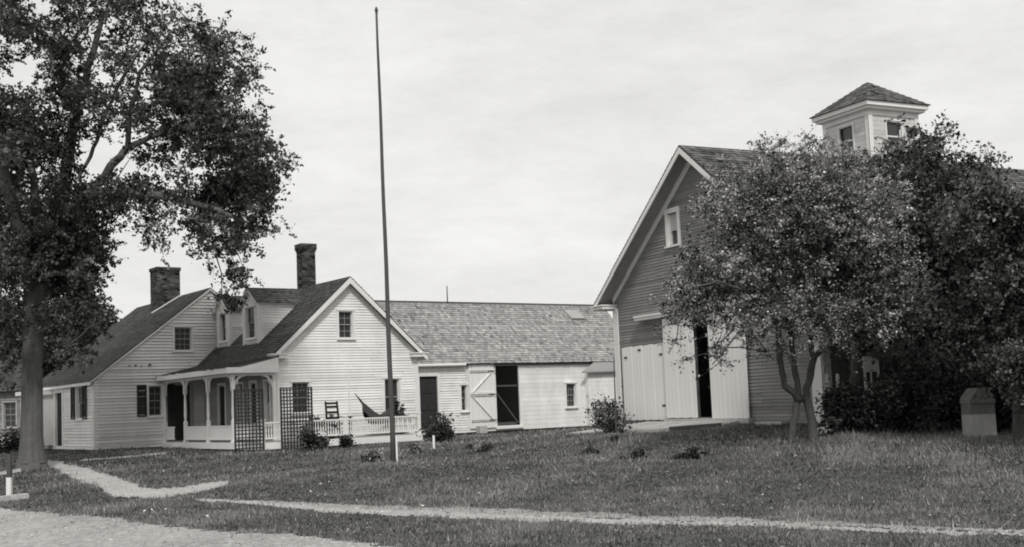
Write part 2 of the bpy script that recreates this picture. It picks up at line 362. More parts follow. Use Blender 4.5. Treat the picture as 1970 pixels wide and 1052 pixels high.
def ribbon(name, m, up, lo, jit=.06, lift=.022, sub=10):
    """a strip between two edge lines given as points on the ground"""
    def dense(pts, n):
        p = np.array([grd(*q)[:2] if len(q) == 2 else q[:2] for q in pts]); d = np.r_[0, np.cumsum(np.linalg.norm(np.diff(p, axis=0), axis=1))]
        t = np.linspace(0, d[-1], n); return np.stack([np.interp(t, d, p[:, 0]), np.interp(t, d, p[:, 1])], 1)
    n = 420; A, B = dense(up, n), dense(lo, n)
    dirn = (B - A); dirn /= np.linalg.norm(dirn, axis=1)[:, None] + 1e-9
    jn = lambda: (R.normal(0, jit, n) + np.interp(np.arange(n), np.arange(0, n + 12, 12), R.normal(0, jit * 1.3, len(np.arange(0, n + 12, 12)))))[:, None]
    A = A + dirn * jn(); B = B + dirn * jn()
    V = []; 
    for k in range(sub + 1):
        f = k / sub; Q = A * (1 - f) + B * f; z = gz(Q[:, 0], Q[:, 1]) + lift * min(1, 4 * min(f, 1 - f) + .45); V.append(np.c_[Q, z])
    V = np.concatenate(V); fs = [(k * n + i, k * n + i + 1, (k + 1) * n + i + 1, (k + 1) * n + i) for k in range(sub) for i in range(n - 1)]
    me = bpy.data.meshes.new(name); me.from_pydata(V.tolist(), [], fs); me.materials.append(m); o = bpy.data.objects.new(name, me); C.objects.link(o); o['kind'] = 'structure'
    PATHS.append(np.r_[A, B[::-1]]); return o
def inpoly(x, y, P):
    c = np.zeros(x.shape, bool); n = len(P)
    for i in range(n):
        x1, y1 = P[i]; x2, y2 = P[(i + 1) % n]
        with np.errstate(divide='ignore', invalid='ignore'): c ^= ((y1 > y) != (y2 > y)) & (x < (x2 - x1) * (y - y1) / (y2 - y1 + 1e-12) + x1)
    return c
ribbon('road', ROADM, [(-34, 47, 0), (0, 978), (190, 998), (400, 1017), (600, 1038), (780, 1056), (6, 7.5, 0), (14, 0, 0)], [(-50, 30, 0), (-30, 14, 0), (-20, 8, 0), (-8, 2, 0), (-2, -4, 0)], jit=.10, sub=16)
ribbon('footpath', DIRT, [(74, 884), (120, 888), (165, 900), (215, 915), (258, 928), (272, 938), (300, 940), (350, 935), (440, 925)], [(88, 898), (120, 912), (160, 930), (205, 948), (240, 957), (300, 958), (335, 955), (380, 948), (440, 934)], jit=.11)
ribbon('side_path', DIRT, [(150, 884), (240, 877), (320, 869)], [(152, 887), (240, 880), (320, 873)], jit=.09, sub=3)
ribbon('wheel_track', DIRT, [(370, 960), (520, 967), (700, 980), (900, 989), (1200, 999), (1400, 1006), (1600, 1014), (1800, 1021), (2100, 1030)], [(380, 964), (520, 974), (700, 989), (900, 999), (1200, 1009), (1400, 1014), (1600, 1021), (1800, 1028), (2100, 1037)], jit=.075, sub=4)
THIN = [np.array([grd(*q)[:2] for q in pl_]) for pl_ in (
    [(430, 963), (600, 965), (900, 977), (1200, 987), (1500, 999), (1800, 1014), (1990, 1020), (1990, 1027), (1500, 1008), (1200, 1000), (900, 991), (600, 975)],
    [(440, 922), (560, 910), (700, 902), (850, 888), (1000, 872), (1150, 852), (1220, 838), (1290, 818), (1330, 815), (1260, 838), (1150, 862), (1000, 882), (850, 896), (700, 910), (560, 918), (440, 934)])]
ribbon('worn_track', mat('worn_turf', .3, scale=1.5, amt=.3, tone=0, fine=10, fineamt=.5, bump=.5), [(430, 963), (600, 966), (900, 978), (1200, 988), (1500, 1001), (1800, 1015), (2100, 1025)], [(430, 964), (600, 976), (900, 989), (1200, 999), (1500, 1009), (1800, 1020), (2100, 1029)], jit=.06, sub=4, lift=.02)
HOUSES = [(HF, -1.75, 5.7, -2.55, 7), (HF, -4.3, 4.9, 6.7, 15.7), (HF, 5.6, 19.2, 2.15, 8), (BF, -.1, 9.9, -.02, 20)]
FORE = (BF, 2.2, 6.7, -1.7, 0)
def grass():
    Ps = []; Ts = []
    for y0, y1, dens, wd, hm in ((9, 15, 1700, .008, .036), (15, 20, 1500, .009, .038), (20, 26, 950, .011, .042), (26, 34, 560, .014, .048), (34, 46, 230, .02, .055), (46, 62, 70, .03, .06)):
        x0, x1 = -.47 * y1 - 1, .47 * y1 + 1; n = int((x1 - x0) * (y1 - y0) * dens); x = R.uniform(x0, x1, n); y = R.uniform(y0, y1, n)
        keep = np.abs(x) < .47 * y + 1.2
        for h in HOUSES + [FORE]: keep &= ~inside_rect(h[0], x, y, *h[1:])
        x, y = x[keep], y[keep]
        j = R.normal(0, .085, (2, len(x)))
        k2 = np.ones(len(x), bool)
        for P in PATHS[:-1]: k2 &= ~(inpoly(x + j[0], y + j[1], P) & (R.random(len(x)) < .985))
        for i, P in enumerate(THIN): k2 &= ~(inpoly(x + j[0] * 3, y + j[1] * 3, P) & (R.random(len(x)) < (.6, .5)[i]))
        x, y = x[k2], y[k2]; n = len(x)
        patch = np.sin(x * .9 + 1.3 * np.sin(y * .5)) * np.sin(y * .8 + 1.1 * np.cos(x * .6)) + .6 * np.sin(x * 2.3 + y * 1.7) * np.sin(y * 2.9 - x)
        h = hm * R.lognormal(0, .38, n) * (1 + .35 * patch); h = np.clip(h * (1 + .5 * (R.random(n) < .04)), .012, .2)
        wet = inside_rect(BF, x, y, 7.5, 30, -6, 2); h = np.where(wet, h * 1.25, h)
        a = R.uniform(0, 2 * pi, n); w = wd * R.uniform(.6, 1.4, n); z = gz(x, y) - .01
        lean = R.normal(0, .45, (n, 2)) * h[:, None]
        P = np.stack([np.stack([x - cos_(a) * w, y - sin_(a) * w, z], 1), np.stack([x + cos_(a) * w, y + sin_(a) * w, z], 1), np.stack([x + lean[:, 0], y + lean[:, 1], z + h], 1)], 1)
        t = R.normal(0, .35, n) + .30 * patch + .18 * np.sin(x * 5.1 + 3 * np.sin(y * 1.9)) * np.sin(y * 6.3 + x) + np.where(R.random(n) < .05, 1.0, 0)
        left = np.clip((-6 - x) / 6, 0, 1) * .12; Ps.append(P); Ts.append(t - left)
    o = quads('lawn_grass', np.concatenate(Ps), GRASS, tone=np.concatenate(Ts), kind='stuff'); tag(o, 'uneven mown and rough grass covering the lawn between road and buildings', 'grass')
cos_, sin_ = np.cos, np.sin
grass()
def scatter_in(P, n):
    lo, hi = P.min(0), P.max(0); lo = np.maximum(lo, [-25, 8]); hi = np.minimum(hi, [14, 48]); q = R.uniform(lo, hi, (n, 2)); q = q[inpoly(q[:, 0], q[:, 1], P)]; return q[np.abs(q[:, 0]) < .47 * q[:, 1] + 1]
def stones(name, label, P, n, size):
    q = scatter_in(P, n); m = len(q); z = gz(q[:, 0], q[:, 1]) + .03; r = size * np.clip(R.lognormal(0, .45, m), .3, 2.6); c = np.c_[q, z + r * .2]
    a = R.uniform(0, 2 * pi, m); A = np.c_[np.cos(a), np.sin(a), np.zeros(m)] * r[:, None]; B = np.c_[-np.sin(a), np.cos(a), np.zeros(m)] * (r * R.uniform(.5, 1, m))[:, None]; U = np.c_[np.zeros((m, 2)), r * .6]
    T = [np.stack([c + x, c + y, c + U], 1) for x, y in ((A, B), (B, -A), (-A, -B), (-B, A))]
    o = quads(name, np.concatenate(T), GRAVEL, tone=np.tile(R.normal(0, .6, m), 4), kind='stuff'); tag(o, label, 'gravel')
GRAVEL = mat('gravel_stones', .40, scale=6, tone=.3)
stones('road_gravel', 'loose gravel and pebbles strewn over the road at the bottom left', PATHS[0], 60000, .010)
stones('path_gravel', 'small loose stones along the pale footpath below the porch', PATHS[1], 9000, .010)
stones('track_gravel', 'small loose stones along the wheel track across the lawn', PATHS[3], 22000, .009)
def weeds():
    n = 30000; y = 10 + 34 * R.random(n) ** .8; x = R.uniform(-1, 1, n) * (.47 * y + 1); cl = np.sin(x * 1.7 + 2 * np.sin(y * .7)) * np.sin(y * 1.3 + x * .4); keep = (cl > .25) | (R.random(n) < .12)
    for h in HOUSES + [FORE]: keep &= ~inside_rect(h[0], x, y, *h[1:])
    for P in PATHS[:-1]: keep &= ~(inpoly(x, y, P) & (R.random(n) < .93))
    x, y = x[keep], y[keep]; c = np.c_[x, y, gz(x, y) + .03 + .03 * R.random(len(x))]; t = R.normal(0, .4, len(x)) + np.where(R.random(len(x)) < .04, 2.2, 0)
    o = quads('lawn_weeds', leafcards(c, .05, up=1.2), GRASS, tone=t, kind='stuff'); tag(o, 'flat weeds, clover and fallen leaves scattered through the lawn', 'weeds')
weeds()
# ================================================================ ELL (house wing)
Wl, ZE, ZR, LL = 5.654, 3.71, 6.30, 6.74; g0 = .45
wing = thing('house_wing', 'white clapboard gabled house wing with two dormers and tall narrow chimney behind the flagpole', 'house', HF, (0, 0, g0))
fp = Pl('v', 0); lp = Pl('u', 0); rp = Pl('u', Wl, -1)
def gl(w, ze, zr, a=0): return lambda z: (a + (0 if z < ze else (z - ze) / (zr - ze) * w / 2), a + (w if z < ze else w - (z - ze) / (zr - ze) * w / 2))
WU = (2.44, 3.0, 4.22, 5.2); WLL = (.56, 1.22, 1.6, 2.68); WLR = (4.23, 4.84, 1.4, 2.72)
mb = MB(); clap(mb, fp, gl(Wl, ZE, ZR), g0 + .2, ZR, .098, [WU, WLL, WLR]); 
PW = [(.55, .98, 1.25, 2.75), (1.72, 2.2, .75, 2.75), (2.9, 3.35, 1.25, 2.75), (4.6, 5.2, .75, 2.75)]
pb = MB(); clap(pb, lp, lambda z: (0, LL), g0 + .2, ZE, .098, PW); pb.build('porch_side_clapboards', mat('porch_shade_clapboard', .36, scale=1.5, amt=.15, tone=.1), wing, kind='stuff'); clap(mb, rp, lambda z: (0, 2.2), g0 + .2, ZE, .098)  # shade under the porch roof put into a darker wall colour
mb.build('clapboards', PAINT, wing, kind='stuff')
MB().box(.05, Wl - .05, .05, LL, g0 - .3, g0 + .2).build('foundation', STONED, wing)
window(wing, fp, *WU, cols=2, rows=4, sashm=None); window(wing, fp, *WLL, cols=3, rows=4); window(wing, fp, *WLR, cols=2, rows=2)
window(wing, lp, *PW[0], cols=2, rows=4); window(wing, lp, *PW[2], cols=2, rows=4)
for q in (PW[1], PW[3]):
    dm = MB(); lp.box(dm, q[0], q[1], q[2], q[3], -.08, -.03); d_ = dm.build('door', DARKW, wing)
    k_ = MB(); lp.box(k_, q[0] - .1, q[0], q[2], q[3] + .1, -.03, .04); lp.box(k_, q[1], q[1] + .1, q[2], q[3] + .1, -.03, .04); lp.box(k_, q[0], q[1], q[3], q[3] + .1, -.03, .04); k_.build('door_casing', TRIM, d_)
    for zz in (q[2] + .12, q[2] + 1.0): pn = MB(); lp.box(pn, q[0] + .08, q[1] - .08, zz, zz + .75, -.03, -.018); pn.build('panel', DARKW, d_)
sl = (ZR - ZE) / (Wl / 2); OVU, OVV = .30, .26; cth = .12     # slope and overhangs
zr_ = lambda u: ZE + cth + sl * (u if u < Wl / 2 else Wl - u)
roof(wing, [((-OVU, -OVV, zr_(-OVU)), (0, LL + OVV, 0), (Wl / 2 + OVU, 0, sl * (Wl / 2 + OVU))),
            ((Wl + OVU, -OVV, zr_(-OVU)), (0, LL + OVV, 0), (-(Wl / 2 + OVU), 0, sl * (Wl / 2 + OVU)))], ROOFD)
def rake(parent, pl, w, ze, s, ov, d, a=0, h=.19, th=.03, name='rake_board', m=TRIM, drop=.0):
    """sloping trim board under the gable overhang, at distance d in front of wall"""
    for k in (0, 1):
        mb = MB(); f = (lambda x: a + x) if k == 0 else (lambda x: a + w - x)
        e0 = -ov; e1 = w / 2; zz = lambda x: ze + s * x - drop
        P = [(f(e0), zz(e0)), (f(e1), zz(e1)), (f(e1), zz(e1) - h * sqrt(1 + s * s)), (f(e0), zz(e0) - h * sqrt(1 + s * s) * (.75))]
        mb.add([pl.p(x, z, d) for x, z in P] + [pl.p(x, z, d - th) for x, z in P], [(0, 1, 2, 3), (7, 6, 5, 4), (0, 4, 5, 1), (1, 5, 6, 2), (2, 6, 7, 3), (3, 7, 4, 0)])
        mb.build(name, m, parent)
rake(wing, fp, Wl, ZE + cth, sl, OVU, OVV + .012, h=.16, drop=.03)
rake(wing, fp, Wl, ZE + cth - .1, sl, 0, .04, h=.14, name='frieze_board', drop=.1)
for k, (a, b) in enumerate(((-OVU, .32), (Wl - .32, Wl + OVU))):
    m_ = MB(); fp.box(m_, a, b, ZE - .20, ZE - .08, -.02, OVV); fp.box(m_, a - .03, b + .03, ZE - .08, ZE - .04, -.02, OVV + .04); m_.build('cornice_return', TRIM, wing)
m_ = MB(); m_.box(-OVU - .02, -OVU + .015, -OVV, LL, ZE - .33, ZE - .16); m_.box(-OVU, 0, 0, LL, ZE - .20, ZE - .17); m_.build('eave_board', TRIM, wing)
m_ = MB(); m_.box(Wl + OVU - .015, Wl + OVU + .02, -OVV, 2.4, ZE - .33, ZE - .16); m_.box(Wl, Wl + OVU, 0, 2.4, ZE - .20, ZE - .17); m_.build('eave_board', TRIM, wing)
for a, b in ((-.02, .16), (Wl - .16, Wl + .02)): m_ = MB(); fp.box(m_, a, b, g0 + .1, ZE - .2, -.03, .04); m_.build('corner_board', TRIM, wing)
m_ = MB(); m_.box(-.038, .0, .0, .16, g0 + .2, ZE - .2); m_.build('corner_board', TRIM, wing)
m_ = MB(); fp.box(m_, .16, Wl - .16, g0 + .1, g0 + .3, -.03, .035); m_.build('water_table', TRIM, wing)
chimney(wing, Wl / 2, 3.3, 5.4, 7.98, .56, .50)
def dormer(v0, v1, u0, ztop, zrid):
    d = MB(); fpn = Pl('u', u0); zb = zr_(u0); vm = (v0 + v1) / 2
    win = (v0 + .28, v1 - .28, zb + .22, ztop - .15)
    clap(d, fpn, lambda z: (v0, v1) if z < ztop else (v0 + (z - ztop) / (zrid - ztop) * (v1 - v0) / 2, v1 - (z - ztop) / (zrid - ztop) * (v1 - v0) / 2), zb - .05, zrid, .098, [win], seg=(3, 4))
    for pl_, in ((Pl('v', v0),), (Pl('v', v1, -1),)): clap(d, pl_, lambda z: (u0, max(u0 + .02, min(Wl / 2, (z - ZE - cth) / sl + .1))), zb - .05, ztop, .098, seg=(3, 4))
    dm = d.build('dormer', PAINT, wing)
    window(dm if False else wing, fpn, *win, cols=2, rows=4, name='dormer_window', case=.09)
    o = .16; s_ = (zrid - ztop) / ((v1 - v0) / 2); r = MB(); sh = MB()
    ue = Wl / 2 + .05
    for (va, dv) in ((v0 - o, vm - v0 + o), (v1 + o, -(v1 - vm + o))):
        ln = ue - u0 + o
        slab(r, (u0 - o, va, ztop - s_ * o + .07), (ln, 0, 0), (0, dv, s_ * abs(dv)), th=.06); shingles(sh, (u0 - o, va, ztop - s_ * o + .07), (ln, 0, 0), (0, dv, s_ * abs(dv)))
    ro = r.build('roof', TRIM, dm); OFF[ro.name] = OFF[dm.name]; sh.build('shingles', ROOFD, dm, kind='stuff')
    c = MB(); c.box(u0 - .03, u0 + .1, v0 - .025, v0 + .09, zb - .02, ztop); c.box(u0 - .03, u0 + .1, v1 - .09, v1 + .025, zb - .02, ztop); c.box(u0, ue, v0 - .03, v0 - .001, ztop - .12, ztop - .0); c.build('corner_trim', TRIM, dm)
dormer(2.31, 3.7, .40, 5.72, 6.22); dormer(5.0 + .25, 6.45, .48, 5.72, 6.2)
# ================================================================ MAIN HOUSE
MU0, MU1, MV0, MV1, ME, MR, gm = -4.227, 4.803, 6.74, 15.4, 3.11, 6.55, .5
main = thing('farmhouse', 'white clapboard farmhouse with long dark roof and broad chimney behind the big elm', 'house', HF, (MU0, MV0, gm))
mf = Pl('v', MV0); ml = Pl('u', MU0); mw = MU1 - MU0
MW1 = (-1.16, -.48, 4.2, 5.1); MW2 = (-2.2, -1.68, 1.72, 2.86)
SW = (8.15, 9.0, 1.72, 2.93); DR = (11.0, 12.0, .72, 2.85)
mb = MB(); clap(mb, mf, gl(mw, ME, MR, MU0), gm + .05, MR, .118, [MW1, MW2], lip=.055); clap(mb, ml, lambda z: (MV0, MV1), gm + .05, ME, .118, [SW, DR], lip=.045); mb.build('clapboards', PAINT2, main, kind='stuff')
MB().box(MU0 + .06, MU1 - .06, MV0 + .06, MV1, gm - .4, gm + .06).build('foundation', STONED, main)
MB().box(MU0 + .3, MU1 - .1, MV1 - .05, MV1, gm, ME).build('rear_wall', PAINT2, main)
window(main, mf, *MW1, cols=3, rows=4); window(main, mf, *MW2, cols=2, rows=4)
shutter(main, mf, -2.2 - .1 - .36, -2.2 - .1 + .0, 1.7, 2.9); shutter(main, mf, -1.68 + .1, -1.68 + .1 + .36, 1.7, 2.9)
window(main, ml, *SW, cols=3, rows=4); shutter(main, ml, 9.1, 9.1 + .5, 1.7, 2.95); shutter(main, ml, 8.05 - .5, 8.05, 1.7, 2.95)
dm = MB(); ml.box(dm, DR[0], DR[1], DR[2], DR[3], -.12, -.06); d_ = dm.build('door', DARKW, main)
k_ = MB(); ml.box(k_, DR[0] - .2, DR[0], DR[2] - .1, DR[3] + .15, -.05, .05); ml.box(k_, DR[1], DR[1] + .2, DR[2] - .1, DR[3] + .15, -.05, .05); ml.box(k_, DR[0], DR[1], DR[3], DR[3] + .15, -.05, .05); k_.build('door_casing', TRIM, d_)
m_ = MB(); m_.box(MU0 - 1.1, MU0, 12.35, 13.2, gm + .2, 2.75); m_.build('entry_wing_wall', PAINT2, main); m_ = MB(); m_.box(MU0 - 1.25, MU0, 12.2, 13.4, 2.75, 2.9); m_.build('entry_hood', TRIM, main)
ms = (MR - ME) / (mw / 2); OM = .10; mz = lambda u: ME + .11 + ms * (u - MU0)
roof(main, [((MU0 - .18, MV0 - OM, mz(MU0 - .18)), (0, MV1 - MV0 + 2 * OM, 0), (mw / 2 + .18, 0, ms * (mw / 2 + .18))),
            ((MU1 + .18, MV0 - OM, mz(MU0 - .18)), (0, MV1 - MV0 + 2 * OM, 0), (-(mw / 2 + .18), 0, ms * (mw / 2 + .18)))], ROOFD)
rake(main, mf, mw, ME + .11, ms, .18, OM + .008, a=MU0, h=.07, drop=.02)
for a, b in ((MU0 - .02, MU0 + .15),): m_ = MB(); mf.box(m_, a, b, gm, ME, -.03, .04); m_.box(MU0 - .038, MU0, MV0, MV0 + .15, gm, ME - .05); m_.build('corner_board', TRIM, main)
m_ = MB(); m_.box(MU0 - .18, MU0 - .15, MV0 - OM, MV1, ME - .16, ME - .02); m_.box(MU0 - .15, MU0, MV0, MV1, ME - .12, ME - .09); m_.build('eave_board', TRIM, main)
dm = MB(); mf.box(dm, -1.5, -.62, .75, 2.85, .03, .07); d_ = dm.build('door', DARKW, main); k_ = MB(); mf.box(k_, -1.62, -1.5, .72, 2.95, .02, .085); mf.box(k_, -.62, -.5, .72, 2.95, .02, .085); k_.build('door_casing', SASH, d_)  # dark door added to stand for the shade on the wall under the porch
chimney(main, .15, 11.4, 5.7, 7.93, 1.0, .86, corb=False)
fl = MB(); nM = (-ms, 0, 1); dM = mz(0) + .06; qa = hit(HF, 293, 601, nM, dM); qb = hit(HF, 347, 568, nM, dM); fl.bar(qa, qb, .10, .05)
fl.build('chimney_flashing', TRIM, main)
for k in range(4): q = onv(HF, (247, 258, 270, 285)[k], 704 - .3 * k, MV0); hw = (.05, .07, .04, .09)[k]; m_ = MB(); mf.box(m_, q[0], q[0] + hw, q[2], q[2] + hw * .8, .02, .10); m_.build('wall_hook', IRON, main)
# ================================================================ PORCH
PU, PD, DZ = -1.68, -2.45, .71
porch = thing('porch', 'white open porch with turned posts and railing wrapped round the house wing', 'porch', HF, (PU, PD, .42))
m_ = MB()
for k in range(17): v = PD + k * .145; m_.box(PU, 4.26, v, v + .14, DZ - .04, DZ + .0, random.gauss(0, .4))
for k in range(12): u = PU + k * .14; m_.box(u, u + .135, .02, MV0, DZ - .04, DZ, random.gauss(0, .4))
m_.build('deck', mat('worn_deck_boards', .3, scale=4), porch)
m_ = MB(); m_.box(PU - .03, 4.29, PD - .03, PD, DZ - .22, DZ - .0); m_.box(PU - .03, PU - .0, PD, MV0, DZ - .22, DZ); m_.box(4.26, 4.29, PD, -.05, DZ - .22, DZ); m_.build('skirt_board', TRIM, porch)
for u in np.arange(PU + .1, 4.2, 1.4): piece('pier', STONED, porch, u, u + .14, PD + .08, PD + .22, .2, DZ - .05)
for v in np.arange(.2, 6.5, 1.5): piece('pier', STONED, porch, PU + .06, PU + .2, v, v + .14, .2, DZ - .05)
def post(px, full=True):
    v = onu(HF, px, 780, PU + .08)[1]; return v
PVS = [post(357), post(401), -.02]; RZ = 3.08
pz0, pz1 = 3.62, 3.20
porch_roof = roof(porch, [((PU - .22, -.28, pz1), (0, MV0 + .2, 0), (-PU + .2, 0, pz0 - pz1))], mat('porch_roof_shingle', .12, scale=1.2, amt=.3, tone=.35))
m_ = MB(); m_.box(PU - .25, PU - .22, -.31, MV0 - .1, pz1 - .17, pz1 + .02); m_.box(PU - .22, -.04, -.31, -.28, pz1 - .17, pz1 + .02); m_.build('fascia', TRIM, porch)
m_ = MB(); m_.add([(PU - .2, -.285, pz1 - .08), (-.04, -.285, pz1 - .08), (-.04, -.285, pz0 - .08)], [(0, 1, 2)]); m_.build('gable_end', TRIM, porch)
m_ = MB(); m_.box(PU + .02, PU + .14, -.08, MV0 - .1, RZ - .14, RZ + .06); m_.box(PU + .14, -.04, -.08, .04, RZ - .14, RZ + .06); m_.build('beam', TRIM, porch)
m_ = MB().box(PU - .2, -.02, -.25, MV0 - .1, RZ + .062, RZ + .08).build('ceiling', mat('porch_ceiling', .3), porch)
def bracket(mb, c, du, dv, z, r=.34):
    k = 9; prev = None
    for i in range(k + 1):
        a = pi / 2 * i / k; x = r * (1 - sin(a)); y = r * (1 - cos(a))
        p = (c[0] + du * (r - x) * 1.0, c[1] + dv * (r - x) * 1.0, z - y)
        if prev: mb.bar(prev, p, .035, .05)
        prev = p
    for f in (.35, .7): mb.bar((c[0] + du * r * f, c[1] + dv * r * f, z), (c[0] + du * r * f, c[1] + dv * r * f, z - .12 - .12 * (1 - f)), .03, .03)
def bracket2(mb, c, du, dv, z, r=.36):
    """curved knee from the post (low) out to the beam (high)"""
    prev = None
    for i in range(10):
        a = pi / 2 * i / 9; p = (c[0] + du * r * (1 - cos(a)), c[1] + dv * r * (1 - cos(a)), z - r * 1.15 * (1 - sin(a)))
        if prev: mb.bar(prev, p, .04, .06)
        prev = p
    mb.bar((c[0] + du * r * .45, c[1] + dv * r * .45, z), (c[0] + du * r * .3, c[1] + dv * r * .3, z - .28), .03, .03)
for i, v in enumerate(PVS + [MV0 - .12]):
    c = (PU + .08, v + .02); m_ = MB(); m_.box(c[0] - .06, c[0] + .06, c[1] - .06, c[1] + .06, DZ, DZ + .75); m_.box(c[0] - .06, c[0] + .06, c[1] - .06, c[1] + .06, RZ - .62, RZ - .14)
    m_.tube([(c[0], c[1], DZ + .75), (c[0], c[1], DZ + .8), (c[0], c[1], DZ + .95), (c[0], c[1], DZ + 1.3), (c[0], c[1], RZ - .7), (c[0], c[1], RZ - .62)], [.055, .04, .058, .05, .04, .055], 10)
    m_.box(c[0] - .08, c[0] + .08, c[1] - .08, c[1] + .08, DZ, DZ + .06); po = m_.build('post', TRIM, porch)
    b = MB()
    if i != 2: bracket2(b, (c[0], c[1] - .05), 0, -1, RZ - .14)
    if i != 3: bracket2(b, (c[0], c[1] + .05), 0, 1, RZ - .14)
    if i == 2: bracket2(b, (c[0] + .05, c[1]), 1, 0, RZ - .14)
    b.build('bracket', TRIM, po)
m_ = MB(); m_.box(-.16, -.05, -.07, .04, DZ, RZ - .14); po = m_.build('post', TRIM, porch); b = MB(); bracket2(b, (-.16, 0), -1, 0, RZ - .14); b.build('bracket', TRIM, po)
RT = 1.36
piece('rail', TRIM, porch, PU + .04, 4.22, PD + .04, PD + .11, RT - .05, RT); piece('rail', TRIM, porch, PU + .05, 4.22, PD + .05, PD + .10, DZ + .10, DZ + .15)
piece('rail', TRIM, porch, PU + .05, PU + .11, PD + .12, -.12, RT - .05, RT); piece('rail', TRIM, porch, PU + .05, PU + .10, PD + .12, -.12, DZ + .1, DZ + .15)
piece('rail', TRIM, porch, 4.16, 4.22, PD + .12, -.06, RT - .05, RT); piece('rail', TRIM, porch, 4.17, 4.22, PD + .12, -.06, DZ + .1, DZ + .15)
for u in (PU + .08, 1.35, 4.2): m_ = MB(); m_.box(u - .06, u + .06, PD + .02, PD + .14, DZ, RT + .06); m_.box(u - .075, u + .075, PD + .005, PD + .155, RT + .06, RT + .10); m_.build('newel_post', TRIM, porch)
bal = MB(); bal.box(-.022, .022, -.015, .015, 0, .12); bal.tube([(0, 0, .12), (0, 0, .2), (0, 0, .32), (0, 0, .4)], [.014, .026, .014, .02], 6); bal.box(-.022, .022, -.015, .015, .4, .46); BAL = bal.mesh('baluster', TRIM)
for u in np.arange(PU + .2, 4.12, .092): inst('baluster', BAL, porch, (u, PD + .075, DZ + .15), (1, 1, 1))
for v in np.arange(PD + .2, -.15, .11): inst('baluster', BAL, porch, (4.195, v, DZ + .15), (1, 1, 1), rotz=pi / 2)
for v in np.arange(PD + .2, -.15, .11): inst('baluster', BAL, porch, (PU + .08, v, DZ + .15), (1, 1, 1), rotz=pi / 2)
# closed side rail of boards between the posts, with the entrance gap
SR = 1.28
for a, b in ((PVS[2] + .08, PVS[1] - .04), (PVS[1] + .08, PVS[0] - .04), (PVS[0] + 1.2, MV0 - .2)):
    piece('rail', TRIM, porch, PU + .05, PU + .11, a, b, SR - .05, SR); piece('rail', TRIM, porch, PU + .05, PU + .10, a, b, DZ + .08, DZ + .13)
    for v in np.arange(a + .01, b - .06, .082): piece('rail_board', TRIM, porch, PU + .06, PU + .085, v, v + .072, DZ + .13, SR - .05)
m_ = MB(); m_.box(PU - .42, PU - .04, PVS[0] + .15, PVS[0] + 1.1, .35, .55); m_.box(PU - .78, PU - .42, PVS[0] + .15, PVS[0] + 1.1, .25, .42); m_.build('step', TRIM, porch)
# trellises
def trellis(p0, p1, ztop, zbot, label):
    vpl = PD - .16; a = onv(HF, p0[0], p0[1], vpl); b = onv(HF, p1[0], p1[1], vpl); t = thing('trellis', label, 'trellis', HF, (a[0], vpl, .42), 'dark lattice trellises in front of the porch')
    u0, u1 = a[0], b[0]; n = max(6, int(round((u1 - u0) / .112)))
    for i in range(n + 1): u = u0 + (u1 - u0) * i / n; w = .019 if 0 < i < n else .03; piece('upright_lath', DARKW, t, u - w, u + w, vpl, vpl + .018, zbot, ztop)
    z = zbot + .1
    while z < ztop: piece('cross_lath', DARKW, t, u0 - .02, u1 + .02, vpl - .018, vpl - .001, z - .018, z + .018); z += .112
    piece('cross_lath', DARKW, t, u0 - .02, u1 + .02, vpl - .019, vpl - .002, ztop - .03, ztop + .01)
trellis((451, 750), (505, 748), 2.42, .36, 'dark lattice trellis at the porch corner, left of the two')
trellis((540, 746), (599, 744), 2.44, .36, 'dark lattice trellis in front of the lower window, right of the two')
# porch furniture
def ladder_chair(px, py, rz, label, sc=1.):
    q = onv(HF, px, 800, -1.25) if px > 500 else onu(HF, px, 800, -1.0); t = thing('rocking_chair', label, 'chair', None, toW(HF, q[0], q[1], DZ)); t.rotation_euler.z = HF[0] + rz; OFF[t.name] = np.zeros(3); t.scale = (sc,) * 3
    for x in (-.25, .25):
        m_ = MB(); m_.bar((x, .24, .06), (x * .92, .34, 1.12), .045, .045); m_.build('back_post', DARKW, t); m_ = MB(); m_.bar((x, -.24, .06), (x, -.24, .62), .045, .045); m_.build('leg', DARKW, t)
        m_ = MB(); m_.tube([(x, -.48, .10), (x, -.2, .045), (x, .1, .03), (x, .4, .06), (x, .6, .12)], [.022] * 5, 6); m_.build('rocker', DARKW, t)
        m_ = MB(); m_.box(x - .04, x + .04, -.3, .3, .61, .64); m_.build('armrest', DARKW, t)
    for z in (.6, .78, .95, 1.06): m_ = MB(); m_.box(-.235, .235, .27 + z * .05, .295 + z * .05, z - .035, z + .035); m_.build('back_slat', DARKW, t)
    m_ = MB(); m_.box(-.26, .26, -.26, .26, .40, .44); m_.build('seat', DARKW, t)
    for z in (.18, .28): m_ = MB(); m_.bar((-.25, -.24, z), (.25, -.24, z), .025, .025); m_.build('stretcher', DARKW, t)
ladder_chair(652, 832, .25, 'dark ladder-back rocking chair with wide arms standing behind the porch railing', 1.12)
ladder_chair(342, 843, .5, 'small dark chair at the far porch entrance beside the farmhouse wall', .72)
